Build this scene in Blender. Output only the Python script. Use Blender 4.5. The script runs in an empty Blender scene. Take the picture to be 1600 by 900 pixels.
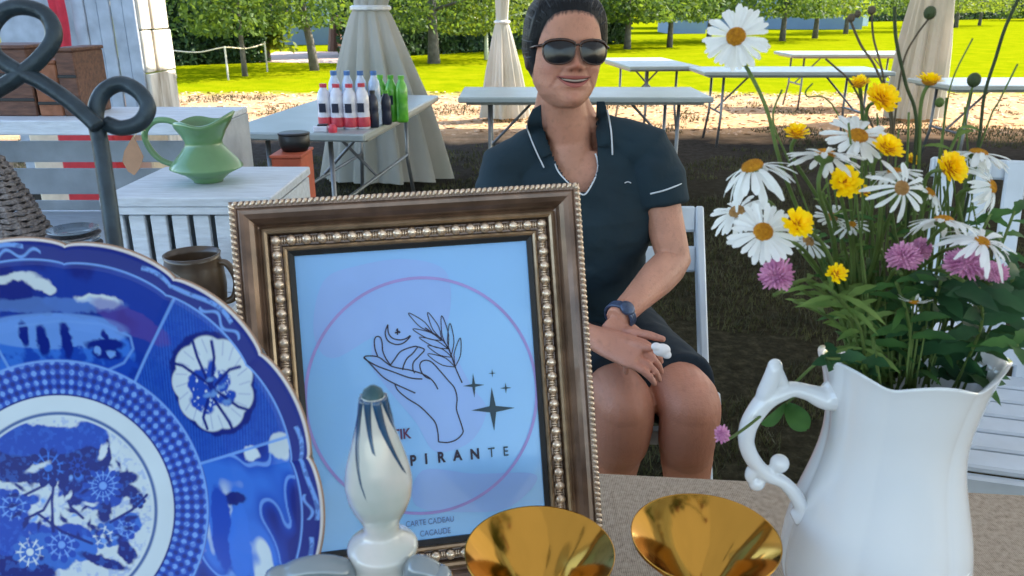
import bpy, bmesh, math, random
import numpy as np
from mathutils import Vector, Matrix, Quaternion, noise
from mathutils.bvhtree import BVHTree
random.seed(7); rng = np.random.default_rng(7)
S = bpy.context.scene
COL = S.collection
PI = math.pi
# ------------------------------------------------------------------ camera, sky, sun, exposure
PITCH = math.radians(19.47); HC = 1.35; F = 1250.0
cam = bpy.data.objects.new('camera', bpy.data.cameras.new('camera')); COL.objects.link(cam)
cam.location = (0, 0, HC); cam.rotation_euler = (math.radians(90) - PITCH, 0, 0)
cam.data.sensor_width = 36; cam.data.lens = 36 * F / 1600; cam.data.clip_start = 0.02; cam.data.clip_end = 2000
cam.data.dof.use_dof = True; cam.data.dof.focus_distance = 1.5; cam.data.dof.aperture_fstop = 15.0
S.camera = cam
W = bpy.data.worlds.new('World'); S.world = W; W.use_nodes = True
SUN_EL = math.radians(40); SUN_AZ = math.radians(67)      # azimuth from +Y towards +X
sky = W.node_tree.nodes.new('ShaderNodeTexSky'); sky.sky_type = 'NISHITA'; sky.sun_disc = False
sky.sun_elevation = SUN_EL; sky.sun_rotation = SUN_AZ
sky.air_density = 1.0; sky.dust_density = 1.0; sky.ozone_density = 1.5
bg = W.node_tree.nodes['Background']; bg.inputs[1].default_value = 0.15
W.node_tree.links.new(sky.outputs[0], bg.inputs[0])
sun = bpy.data.objects.new('sun', bpy.data.lights.new('sun', 'SUN')); COL.objects.link(sun)
sun.data.energy = 3.6; sun.data.angle = math.radians(0.5); sun.data.color = (1.0, 0.93, 0.82)
sd = Vector((math.sin(SUN_AZ) * math.cos(SUN_EL), math.cos(SUN_AZ) * math.cos(SUN_EL), math.sin(SUN_EL)))
sun.rotation_euler = sd.to_track_quat('Z', 'Y').to_euler(); sun.location = (8, 6, 12)
S.view_settings.view_transform = 'Standard'; S.view_settings.look = 'None'
S.view_settings.exposure = 2.25; S.view_settings.gamma = 1
S.cycles.use_denoising = True
S.cycles.max_bounces = 8; S.cycles.transparent_max_bounces = 8
S.cycles.sample_clamp_indirect = 6

# ------------------------------------------------------------------ photo geometry -> world
def ray(px, py):
    u = (px - 800) / F; v = -(py - 450) / F
    return Vector((u, math.cos(PITCH) + v * math.sin(PITCH), -math.sin(PITCH) + v * math.cos(PITCH)))
def PD(px, py, d): return ray(px, py) * d + Vector((0, 0, HC))
def PY(px, py, Y):
    r = ray(px, py); return r * (Y / r.y) + Vector((0, 0, HC))
def PZ(px, py, z=0.0):
    r = ray(px, py); return r * ((z - HC) / r.z) + Vector((0, 0, HC))
def proj(P):
    x, y, z = P[0], P[1], P[2] - HC
    d = y * math.cos(PITCH) - z * math.sin(PITCH); v = y * math.sin(PITCH) + z * math.cos(PITCH)
    return 800 + F * x / d, 450 - F * v / d

# ------------------------------------------------------------------ materials
def srgb(r, g, b):
    f = lambda c: (c / 255 / 12.92) if c / 255 <= .04045 else ((c / 255 + .055) / 1.055) ** 2.4
    return (f(r), f(g), f(b), 1)
def mat(name, col, rough=.6, metal=0, var=.12, scale=20, bump=.0, bscale=60, trans=0, coat=0, spec=.5, emit=None, col2=None, detail=4, stretch=None):
    m = bpy.data.materials.new(name); m.use_nodes = True
    nt = m.node_tree; N = nt.nodes; L = nt.links; p = N['Principled BSDF']
    c = tuple(col[:3])
    p.inputs['Roughness'].default_value = rough; p.inputs['Metallic'].default_value = metal
    p.inputs['Specular IOR Level'].default_value = spec
    if coat: p.inputs['Coat Weight'].default_value = coat; p.inputs['Coat Roughness'].default_value = .05
    if trans: p.inputs['Transmission Weight'].default_value = trans
    tc = N.new('ShaderNodeTexCoord'); mp = N.new('ShaderNodeMapping'); L.new(tc.outputs['Object'], mp.inputs[0])
    if stretch: mp.inputs['Scale'].default_value = stretch
    nz = N.new('ShaderNodeTexNoise'); nz.inputs['Scale'].default_value = scale; nz.inputs['Detail'].default_value = detail
    L.new(mp.outputs[0], nz.inputs['Vector'])
    rp = N.new('ShaderNodeValToRGB'); rp.color_ramp.elements[0].position = .3; rp.color_ramp.elements[1].position = .7
    if col2 is None:
        a = tuple(x * (1 - var) for x in c); b = tuple(min(1, x * (1 + var)) for x in c)
    else: a = c; b = tuple(col2[:3])
    rp.color_ramp.elements[0].color = a + (1,); rp.color_ramp.elements[1].color = b + (1,)
    L.new(nz.outputs['Fac'], rp.inputs[0]); L.new(rp.outputs[0], p.inputs['Base Color'])
    if bump:
        n2 = N.new('ShaderNodeTexNoise'); n2.inputs['Scale'].default_value = bscale; n2.inputs['Detail'].default_value = 5
        L.new(mp.outputs[0], n2.inputs['Vector'])
        b = N.new('ShaderNodeBump'); b.inputs['Strength'].default_value = bump; b.inputs['Distance'].default_value = .01
        L.new(n2.outputs['Fac'], b.inputs['Height']); L.new(b.outputs[0], p.inputs['Normal'])
    m['p'] = 1
    return m
def leafmat(name, col, col2, scale=3, tr=.45, rough=.6, hue=.485):
    m = mat(name, col, rough, col2=col2, scale=scale, spec=.3)
    nt = m.node_tree; N = nt.nodes; L = nt.links; p = N['Principled BSDF']
    t = N.new('ShaderNodeBsdfTranslucent'); mx = N.new('ShaderNodeMixShader'); mx.inputs[0].default_value = tr
    src = p.inputs['Base Color'].links[0].from_socket
    hs = N.new('ShaderNodeHueSaturation'); hs.inputs['Value'].default_value = 1.5; hs.inputs['Hue'].default_value = hue; L.new(src, hs.inputs['Color'])
    L.new(hs.outputs[0], t.inputs[0]); L.new(p.outputs[0], mx.inputs[1]); L.new(t.outputs[0], mx.inputs[2])
    L.new(mx.outputs[0], N['Material Output'].inputs[0]); return m
def attrmat(name, attr='Col', rough=.5, coat=0, bump=0, bscale=200, spec=.5, sss=0, sheen=0):
    m = bpy.data.materials.new(name); m.use_nodes = True
    nt = m.node_tree; N = nt.nodes; L = nt.links; p = N['Principled BSDF']
    a = N.new('ShaderNodeVertexColor'); a.layer_name = attr; L.new(a.outputs[0], p.inputs['Base Color'])
    p.inputs['Roughness'].default_value = rough; p.inputs['Specular IOR Level'].default_value = spec
    if coat: p.inputs['Coat Weight'].default_value = coat; p.inputs['Coat Roughness'].default_value = .06
    if sss: p.inputs['Subsurface Weight'].default_value = sss; p.inputs['Subsurface Radius'].default_value = (.01, .004, .002); p.inputs['Subsurface Scale'].default_value = .6
    if bump:
        tc = N.new('ShaderNodeTexCoord'); n2 = N.new('ShaderNodeTexNoise'); n2.inputs['Scale'].default_value = bscale; L.new(tc.outputs['Object'], n2.inputs['Vector'])
        b = N.new('ShaderNodeBump'); b.inputs['Strength'].default_value = bump; b.inputs['Distance'].default_value = .003
        L.new(n2.outputs['Fac'], b.inputs['Height']); L.new(b.outputs[0], p.inputs['Normal'])
    return m
M = {}
M['white_wood'] = mat('white_wood', srgb(196, 204, 212), .65, var=.14, scale=14, bump=.25, bscale=30, stretch=(1, 6, 6), detail=8)
M['grey_wood'] = mat('grey_wood', srgb(165, 172, 178), .7, var=.2, scale=8, bump=.3, bscale=25, detail=8)
M['peel_wood'] = mat('peel_wood', srgb(150, 138, 118), .8, col2=srgb(226, 218, 200), scale=9, bump=.6, bscale=24, stretch=(1, 1, .25), detail=9)
M['brown_wood'] = mat('brown_wood', srgb(74, 48, 38), .65, col2=srgb(112, 76, 58), scale=18, bump=.3, stretch=(1, 5, 5))
M['orange_wood'] = mat('orange_wood', srgb(120, 72, 45), .7, col2=srgb(150, 98, 70), scale=30, bump=.3)
M['iron'] = mat('iron', srgb(46, 62, 74), .42, .35, var=.25, scale=60, bump=.15, bscale=150)
M['green_glaze'] = mat('green_glaze', srgb(96, 138, 92), .3, var=.12, scale=14, coat=.6)
M['brown_glaze'] = mat('brown_glaze', srgb(58, 46, 38), .35, col2=srgb(84, 68, 50), scale=12, coat=.3)
M['paper_tag'] = mat('paper_tag', srgb(170, 132, 104), .8, var=.08, scale=40)
M['plastic_top'] = mat('plastic_top', srgb(152, 160, 158), .35, var=.10, scale=5, detail=8, bump=.05, bscale=400)
M['plastic_edge'] = mat('plastic_edge', srgb(150, 150, 142), .5, var=.06)
M['steel'] = mat('steel', srgb(120, 122, 124), .4, .7, var=.15)
M['curtain'] = leafmat('curtain', srgb(166, 168, 158), srgb(190, 186, 176), 2, .35, .8)
M['canopy'] = leafmat('canopy', srgb(205, 207, 206), srgb(215, 216, 215), 1, .16, .8)
M['hair'] = mat('hair', srgb(13, 17, 23), .45, var=.35, scale=40, bump=.2, bscale=60, stretch=(5, 1, 1), spec=.22)
M['hair_sheen'] = mat('hair_sheen', srgb(30, 38, 48), .4, var=.4, scale=40, spec=.4)  # lighter strand tone, paints the sheen into the colour
M['shirt'] = mat('shirt', srgb(18, 42, 54), .9, var=.14, scale=10, bump=.5, bscale=14)
M['shorts'] = mat('shorts', srgb(16, 32, 44), .9, var=.12, scale=10, bump=.4, bscale=16)
M['piping'] = mat('piping', srgb(205, 212, 220), .8)
M['lens'] = mat('lens', srgb(26, 28, 34), .16, var=0, coat=.05, spec=.35)
M['tortoise'] = mat('tortoise', srgb(36, 24, 22), .2, col2=srgb(70, 42, 30), scale=90)
M['lips'] = mat('lips', srgb(158, 88, 82), .5)
M['teeth'] = mat('teeth', srgb(160, 146, 136), .4)
M['mouth'] = mat('mouth', srgb(60, 22, 22), .8)
M['watch'] = mat('watch', srgb(60, 76, 104), .3, .3, var=.35, scale=160)
M['silver'] = mat('silver', srgb(190, 195, 200), .25, .9)
M['tissue'] = mat('tissue', srgb(225, 222, 224), .9)
M['chair_white'] = mat('chair_white', srgb(196, 206, 216), .4, var=.05)
M['porcelain'] = mat('porcelain', srgb(218, 222, 226), .12, var=.02, scale=5, coat=.7)
M['gold'] = mat('gold', (0.55, .285, .05), .12, 1, var=.04, scale=6)
M['pearl'] = mat('pearl', srgb(176, 188, 184), .2, col2=srgb(204, 200, 196), scale=30, coat=.8)
M['stripe'] = mat('stripe', srgb(34, 70, 104), .25, var=.45, scale=40, coat=.8)
M['teal_tip'] = mat('teal_tip', srgb(20, 52, 70), .4, col2=srgb(40, 82, 90), scale=80, bump=.5)
M['grey_glass'] = mat('grey_glass', srgb(120, 132, 140), .15, var=.1, coat=1)
M['frame_dark'] = mat('frame_dark', srgb(108, 86, 72), .34, .6, var=.45, scale=30, coat=.3)
M['frame_gold'] = mat('frame_gold', srgb(168, 146, 120), .3, .8, var=.25, scale=60)
M['frame_bead'] = mat('frame_bead', srgb(222, 202, 180), .28, .8, var=.25, scale=160)
M['frame_black'] = mat('frame_black', srgb(22, 22, 26), .5)
M['paper'] = mat('paper', srgb(134, 192, 252), .35, col2=srgb(146, 204, 255), scale=4, coat=.25)  # blue base colour stands in for sky reflected in the glass
M['blush'] = mat('blush', srgb(146, 186, 250), .4, var=.02, coat=.25)
M['ring_print'] = mat('ring_print', srgb(164, 152, 222), .5)
M['ink'] = mat('ink', srgb(40, 32, 58), .5)
M['ink_plum'] = mat('ink_plum', srgb(92, 38, 84), .5)
M['ink_star'] = mat('ink_star', srgb(38, 66, 84), .5)
M['ink_pale'] = mat('ink_pale', srgb(102, 132, 188), .5)
M['petal'] = leafmat('petal', srgb(222, 226, 228), srgb(236, 240, 240), 60, .3)
M['yellow'] = leafmat('yellow', srgb(250, 204, 0), srgb(255, 232, 0), 90, .2, hue=.51)
M['disc_gold'] = mat('disc_gold', srgb(196, 124, 10), .8, col2=srgb(226, 160, 22), scale=300, bump=.8, bscale=500)
M['disc_tan'] = mat('disc_tan', srgb(176, 128, 70), .8, col2=srgb(205, 160, 100), scale=300, bump=.8, bscale=500)
M['clover'] = leafmat('clover', srgb(190, 118, 168), srgb(236, 186, 216), 130, .25, hue=.5)
M['stem'] = leafmat('stem', srgb(78, 100, 48), srgb(110, 132, 72), 30, .15)
M['stem_dark'] = leafmat('stem_dark', srgb(42, 56, 38), srgb(70, 84, 52), 30, .1)
M['leaf'] = leafmat('leaf', srgb(38, 76, 38), srgb(70, 112, 52), 25, .25)
M['leaf_dark'] = leafmat('leaf_dark', srgb(26, 60, 38), srgb(52, 92, 54), 25, .2)
M['leaf_light'] = leafmat('leaf_light', srgb(72, 104, 48), srgb(122, 148, 78), 25, .3)
M['twig'] = mat('twig', srgb(66, 62, 50), .8, col2=srgb(100, 88, 70), scale=50)
M['tree_leaf'] = leafmat('tree_leaf', (.026, .065, .012), (.12, .18, .014), 2.2, .45)
M['tree_leaf_yellow'] = leafmat('tree_leaf_yellow', (.05, .09, .010), (.17, .22, .012), 2.2, .5)
M['hedge_leaf'] = leafmat('hedge_leaf', (.022, .05, .018), (.05, .10, .025), 1.5, .3)
M['hedge_core'] = mat('hedge_core', (.012, .028, .014), .9, var=.5, scale=6)
M['bark'] = mat('bark', srgb(72, 66, 58), .9, col2=srgb(100, 94, 84), scale=10, bump=.6, bscale=14)
M['pale_bark'] = mat('pale_bark', srgb(160, 168, 150), .8, col2=srgb(190, 192, 176), scale=10)
M['house_blue'] = mat('house_blue', srgb(112, 134, 156), .7, var=.05, scale=2)
M['house_grey'] = mat('house_grey', srgb(110, 128, 140), .7, var=.05, scale=2)
M['house_pale'] = mat('house_pale', srgb(190, 205, 220), .7, var=.05, scale=2)
M['roof'] = mat('roof', srgb(72, 82, 96), .8, var=.2, scale=6)
M['window'] = mat('window', srgb(40, 60, 84), .1)
M['red_cloth'] = mat('red_cloth', srgb(196, 44, 58), .8, var=.15, scale=14)
M['red_box'] = mat('red_box', srgb(196, 38, 48), .5)
M['cream_box'] = mat('cream_box', srgb(226, 208, 178), .7, var=.1)
M['orange_box'] = mat('orange_box', srgb(178, 84, 56), .6, var=.15)
M['black'] = mat('black', srgb(20, 24, 28), .4)
M['wicker'] = mat('wicker', srgb(92, 84, 80), .8, col2=srgb(150, 140, 134), scale=110, bump=.9, bscale=90, detail=2)
M['bottle_white'] = mat('bottle_white', srgb(205, 204, 214), .25, col2=srgb(225, 225, 232), scale=30, coat=.4)
M['bottle_pale'] = mat('bottle_pale', srgb(150, 176, 205), .2, col2=srgb(196, 206, 220), scale=24, coat=.5)
M['bottle_red'] = mat('bottle_red', srgb(196, 60, 74), .35, var=.2, scale=30)
M['bottle_blue'] = mat('bottle_blue', srgb(64, 110, 168), .3, var=.3, scale=30)
M['bottle_green'] = mat('bottle_green', srgb(62, 150, 38), .3, col2=srgb(110, 190, 60), scale=20, coat=.4)
M['bottle_navy'] = mat('bottle_navy', srgb(34, 40, 60), .3)
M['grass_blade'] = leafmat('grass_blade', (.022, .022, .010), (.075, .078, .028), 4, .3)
M['driveway'] = mat('driveway', (.42, .30, .24), .9, var=.08, scale=2)

# ------------------------------------------------------------------ mesh helpers
def link(o): COL.objects.link(o); return o
def T(*a): return Vector(a)
class MB:
    def __init__(s): s.v = []; s.f = []; s.mi = []; s.cur = 0
    def add(s, vs, fs):
        b = len(s.v); s.v += [tuple(v) for v in vs]; s.f += [tuple(i + b for i in f) for f in fs]; s.mi += [s.cur] * len(fs)
    def box(s, c, size, R=None):
        hx, hy, hz = size[0] / 2, size[1] / 2, size[2] / 2
        pts = [Vector((x, y, z)) for x in (-hx, hx) for y in (-hy, hy) for z in (-hz, hz)]
        if R is not None: pts = [R @ p for p in pts]
        c = Vector(c)
        s.add([p + c for p in pts], [(0, 1, 3, 2), (4, 6, 7, 5), (0, 4, 5, 1), (2, 3, 7, 6), (0, 2, 6, 4), (1, 5, 7, 3)]); return s
    def bbox(s, c, size, R=None, bev=.004):      # box with chamfered edges along its longest axis
        hx, hy, hz = size[0] / 2, size[1] / 2, size[2] / 2; b = min(bev, hx * .8, hy * .8, hz * .8)
        bm = bmesh.new(); bmesh.ops.create_cube(bm, size=1)
        for v in bm.verts: v.co = Vector((v.co.x * size[0], v.co.y * size[1], v.co.z * size[2]))
        bmesh.ops.bevel(bm, geom=bm.edges[:], offset=b, segments=1, affect='EDGES')
        Rm = R if R is not None else Matrix.Identity(3); c = Vector(c)
        bm.verts.index_update()
        s.add([Rm @ v.co + c for v in bm.verts], [[v.index for v in f.verts] for f in bm.faces]); bm.free(); return s
    def tube(s, pts, r, n=8, up=None, flat=1.0, caps=True, closed=False):
        pts = [Vector(p) for p in pts]; k = len(pts)
        rs = r if hasattr(r, '__len__') else [r] * k
        prev = None; rings = []
        for i in range(k):
            if closed: t = pts[(i + 1) % k] - pts[i - 1]
            else: t = pts[min(i + 1, k - 1)] - pts[max(i - 1, 0)]
            if t.length < 1e-9: t = Vector((0, 0, 1))
            t.normalize()
            if up is not None: a = Vector(up) - t * t.dot(Vector(up))
            elif prev is None:
                a = Vector((0, 0, 1)) if abs(t.z) < .9 else Vector((1, 0, 0)); a = a - t * t.dot(a)
            else: a = prev - t * t.dot(prev)
            if a.length < 1e-6: a = t.orthogonal()
            a.normalize(); prev = a; b = t.cross(a)
            ri = rs[i]; rx, ry = (ri if hasattr(ri, '__len__') else (ri, ri * flat))
            rings.append([pts[i] + a * math.cos(2 * PI * j / n) * ry + b * math.sin(2 * PI * j / n) * rx for j in range(n)])
        vs = [p for rr in rings for p in rr]; fs = []
        m = k if closed else k - 1
        for i in range(m):
            for j in range(n):
                a0 = i * n + j; a1 = i * n + (j + 1) % n; b0 = ((i + 1) % k) * n + j; b1 = ((i + 1) % k) * n + (j + 1) % n
                fs.append((a0, a1, b1, b0))
        if caps and not closed:
            fs.append(tuple(range(n - 1, -1, -1))); fs.append(tuple(range((k - 1) * n, k * n)))
        s.add(vs, fs); return s
    def lathe(s, prof, c, n=32, axis=None, lobes=None):
        c = Vector(c); R = Matrix.Identity(3) if axis is None else Vector(axis).to_track_quat('Z', 'Y').to_matrix()
        vs = []; fs = []
        for (r, z) in prof:
            for j in range(n):
                a = 2 * PI * j / n; vs.append(c + R @ Vector((r * math.cos(a), r * math.sin(a), z)))
        for i in range(len(prof) - 1):
            for j in range(n): fs.append((i * n + j, i * n + (j + 1) % n, (i + 1) * n + (j + 1) % n, (i + 1) * n + j))
        if prof[0][0] > 1e-5: fs.append(tuple(range(n - 1, -1, -1)))
        s.add(vs, fs); return s
    def ball(s, c, r, n=12, m=8, R=None):
        if not hasattr(r, '__len__'): r = (r, r, r)
        c = Vector(c); vs = []; fs = []
        for i in range(m + 1):
            t = PI * i / m
            for j in range(n):
                a = 2 * PI * j / n; p = Vector((r[0] * math.sin(t) * math.cos(a), r[1] * math.sin(t) * math.sin(a), -r[2] * math.cos(t)))
                vs.append(c + (R @ p if R is not None else p))
        for i in range(m):
            for j in range(n): fs.append((i * n + j, i * n + (j + 1) % n, (i + 1) * n + (j + 1) % n, (i + 1) * n + j))
        s.add(vs, fs); return s
    def build(s, name, mats, parent=None, smooth=False, kind=None, label=None, origin=None):
        me = bpy.data.meshes.new(name)
        org = Vector(origin) if origin is not None else Vector((0, 0, 0))
        vs = [(v[0] - org.x, v[1] - org.y, v[2] - org.z) for v in s.v]
        me.from_pydata(vs, [], s.f); me.update()
        if not isinstance(mats, (list, tuple)): mats = [mats]
        for m in mats: me.materials.append(m)
        if len(mats) > 1: me.polygons.foreach_set('material_index', s.mi)
        if smooth: me.polygons.foreach_set('use_smooth', [True] * len(me.polygons))
        return mkobj(name, me, parent, kind, label, org)
def mkobj(name, me, parent=None, kind=None, label=None, loc=None):
    o = bpy.data.objects.new(name, me); link(o)
    if loc is not None: o.location = loc
    if parent is not None: par(o, parent)
    if kind: o['kind'] = kind
    if label: o['label'] = label
    return o
def wm(o):
    m = Matrix.LocRotScale(o.location, o.rotation_euler, o.scale)
    if o.parent: m = wm(o.parent) @ o.matrix_parent_inverse @ m
    return m
def par(o, p):
    inv = wm(p).inverted(); o.parent = p; o.matrix_parent_inverse = inv
def thing(name, label, cat, loc=(0, 0, 0), group=None):
    o = bpy.data.objects.new(name, None); link(o); o.location = loc; o.empty_display_size = .1
    return tag(o, label, cat, group)
def tag(o, label, cat, group=None):
    o['label'] = label; o['category'] = cat
    if group: o['group'] = group
    return o
def copy_tree(root):
    kids = {}
    for o in bpy.data.objects:
        if o.parent: kids.setdefault(o.parent.name, []).append(o)
    def rec(o, p):
        c = o.copy(); COL.objects.link(c)
        if p is not None: c.parent = p
        for k in kids.get(o.name, []): rec(k, c)
        return c
    return rec(root, None)
def quads_mesh(name, C, A, B, mt, parent=None, kind=None, loc=None, diamond=True):
    n = len(C)
    if diamond: V = np.stack([C - A, C - B * .5 + A * .1, C + A, C + B * .5 + A * .1], 1).reshape(-1, 3)
    else: V = np.stack([C - A - B, C + A - B, C + A + B, C - A + B], 1).reshape(-1, 3)
    return arr_mesh(name, V, np.arange(4 * n).reshape(-1, 4), mt, parent, kind, loc)
def arr_mesh(name, V, Fq, mt, parent=None, kind=None, loc=None, smooth=False):
    me = bpy.data.meshes.new(name); k = Fq.shape[1]; nf = len(Fq)
    me.vertices.add(len(V)); me.vertices.foreach_set('co', V.astype(np.float32).ravel())
    me.loops.add(nf * k); me.loops.foreach_set('vertex_index', Fq.astype(np.int32).ravel())
    me.polygons.add(nf); me.polygons.foreach_set('loop_start', np.arange(nf, dtype=np.int32) * k)
    me.polygons.foreach_set('loop_total', np.full(nf, k, dtype=np.int32))
    if smooth: me.polygons.foreach_set('use_smooth', np.ones(nf, bool))
    me.update(calc_edges=True); me.validate()
    if mt is not None: me.materials.append(mt)
    return mkobj(name, me, parent, kind, None, loc)
def setcol(me, cols, name='Col'):
    a = me.color_attributes.new(name, 'FLOAT_COLOR', 'POINT')
    c = np.ones((len(me.vertices), 4), np.float32); c[:, :3] = cols; a.data.foreach_set('color', c.ravel())
def bez(pts, n=8, closed=False):     # catmull-rom through points
    pts = [Vector(p) for p in pts]; out = []; k = len(pts)
    rngk = k if closed else k - 1
    for i in range(rngk):
        if closed: p0, p1, p2, p3 = pts[i - 1], pts[i], pts[(i + 1) % k], pts[(i + 2) % k]
        else: p0, p1, p2, p3 = pts[max(i - 1, 0)], pts[i], pts[i + 1], pts[min(i + 2, k - 1)]
        for j in range(n):
            t = j / n; out.append(.5 * ((2 * p1) + (p2 - p0) * t + (2 * p0 - 5 * p1 + 4 * p2 - p3) * t * t + (3 * p1 - p0 - 3 * p2 + p3) * t ** 3))
    if not closed: out.append(pts[-1])
    return out
def rotz(a): return Matrix.Rotation(a, 3, 'Z')
def grid_noise(x, y, seed=0):        # smooth value noise for numpy arrays
    r = np.random.default_rng(seed); Tt = r.random((64, 64))
    xi = np.floor(x).astype(int); yi = np.floor(y).astype(int); fx = x - xi; fy = y - yi
    fx = fx * fx * (3 - 2 * fx); fy = fy * fy * (3 - 2 * fy)
    g = lambda a, b: Tt[a % 64, b % 64]
    return (g(xi, yi) * (1 - fx) + g(xi + 1, yi) * fx) * (1 - fy) + (g(xi, yi + 1) * (1 - fx) + g(xi + 1, yi + 1) * fx) * fy
def fbm(x, y, seed=0, o=4):
    return sum(grid_noise(x * 2 ** i, y * 2 ** i, seed + i) * .5 ** i for i in range(o)) / sum(.5 ** i for i in range(o))

# ------------------------------------------------------------------ ground
def build_ground():
    m = bpy.data.materials.new('ground'); m.use_nodes = True
    N = m.node_tree.nodes; L = m.node_tree.links; p = N['Principled BSDF']; p.inputs['Roughness'].default_value = .95; p.inputs['Specular IOR Level'].default_value = 0
    tc = N.new('ShaderNodeTexCoord'); sx = N.new('ShaderNodeSeparateXYZ'); L.new(tc.outputs['Object'], sx.inputs[0])
    def nz(s, d=5, rough=.6):
        n = N.new('ShaderNodeTexNoise'); n.inputs['Scale'].default_value = s; n.inputs['Detail'].default_value = d; n.inputs['Roughness'].default_value = rough; L.new(tc.outputs['Object'], n.inputs['Vector']); return n.outputs['Fac']
    def ramp(src, stops):
        r = N.new('ShaderNodeValToRGB'); e = r.color_ramp.elements
        while len(e) < len(stops): e.new(.5)
        for i, (q, c) in enumerate(stops): e[i].position = q; e[i].color = tuple(c) + (1,)
        L.new(src, r.inputs[0]); return r.outputs[0]
    def mth(op, a, b):
        n = N.new('ShaderNodeMath'); n.operation = op
        for i, q in enumerate((a, b)):
            if isinstance(q, (int, float)): n.inputs[i].default_value = q
            else: L.new(q, n.inputs[i])
        return n.outputs[0]
    def mix(f, a, b):
        n = N.new('ShaderNodeMix'); n.data_type = 'RGBA'; L.new(f, n.inputs[0]); L.new(a, n.inputs[6]); L.new(b, n.inputs[7]); return n.outputs[2]
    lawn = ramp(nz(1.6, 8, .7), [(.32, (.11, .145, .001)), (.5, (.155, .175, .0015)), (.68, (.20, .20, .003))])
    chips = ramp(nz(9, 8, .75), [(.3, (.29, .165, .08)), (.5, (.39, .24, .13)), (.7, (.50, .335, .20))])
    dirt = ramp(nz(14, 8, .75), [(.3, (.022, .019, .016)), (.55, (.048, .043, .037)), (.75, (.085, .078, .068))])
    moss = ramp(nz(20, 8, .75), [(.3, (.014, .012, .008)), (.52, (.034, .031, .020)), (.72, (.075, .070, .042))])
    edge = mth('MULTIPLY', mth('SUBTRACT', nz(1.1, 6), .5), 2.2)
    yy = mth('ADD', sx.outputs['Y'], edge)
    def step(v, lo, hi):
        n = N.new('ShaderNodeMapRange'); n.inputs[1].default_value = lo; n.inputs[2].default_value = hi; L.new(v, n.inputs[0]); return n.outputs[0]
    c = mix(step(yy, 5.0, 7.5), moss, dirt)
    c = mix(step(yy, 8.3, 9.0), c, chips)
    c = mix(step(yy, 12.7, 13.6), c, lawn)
    L.new(c, p.inputs['Base Color'])
    b = N.new('ShaderNodeBump'); b.inputs['Strength'].default_value = .7; b.inputs['Distance'].default_value = .03; L.new(nz(26, 6), b.inputs['Height']); L.new(b.outputs[0], p.inputs['Normal'])
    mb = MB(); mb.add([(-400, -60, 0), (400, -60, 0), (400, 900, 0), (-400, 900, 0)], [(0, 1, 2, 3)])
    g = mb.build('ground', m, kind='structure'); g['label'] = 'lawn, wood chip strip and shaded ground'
    # pale driveway across the far lawn on the left
    a = [PZ(395, 97), PZ(540, 99), PZ(540, 81), PZ(430, 81)]
    mb = MB(); mb.add([Vector((q.x, q.y, .004)) for q in a], [(0, 1, 2, 3)])
    mb.build('driveway', M['driveway'], kind='structure')
    # blades of the shaded turf and the lawn edge
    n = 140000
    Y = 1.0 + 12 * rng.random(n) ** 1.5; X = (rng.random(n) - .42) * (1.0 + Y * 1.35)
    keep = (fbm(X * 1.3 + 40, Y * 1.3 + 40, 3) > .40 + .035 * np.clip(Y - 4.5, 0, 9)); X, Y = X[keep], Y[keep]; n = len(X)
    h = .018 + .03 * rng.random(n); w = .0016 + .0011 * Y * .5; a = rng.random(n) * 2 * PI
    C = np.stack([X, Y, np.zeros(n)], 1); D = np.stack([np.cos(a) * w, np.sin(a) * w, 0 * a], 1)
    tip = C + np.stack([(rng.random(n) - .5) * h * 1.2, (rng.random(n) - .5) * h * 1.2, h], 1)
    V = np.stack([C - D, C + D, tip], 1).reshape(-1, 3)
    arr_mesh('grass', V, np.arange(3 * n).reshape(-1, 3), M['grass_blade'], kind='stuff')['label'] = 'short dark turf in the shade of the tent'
    # fallen chips and stalks over the strip
    n = 6000; Y = 8.9 + 4.6 * rng.random(n); X = (rng.random(n) - .4) * (2 + Y * 1.4); a = rng.random(n) * PI
    C = np.stack([X, Y, .003 + .006 * rng.random(n)], 1); l = .02 + .03 * rng.random(n)
    A = np.stack([np.cos(a) * l, np.sin(a) * l, (rng.random(n) - .5) * .02], 1); B = np.stack([-np.sin(a) * .012, np.cos(a) * .012, (rng.random(n) - .5) * .014], 1)
    wc = mat('wood_chip', (.38, .22, .11), .9, col2=(.56, .38, .23), scale=8)
    quads_mesh('wood_chips', C, A, B, wc, kind='stuff', diamond=False)['label'] = 'loose wood chips scattered on the ground'
build_ground()

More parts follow.
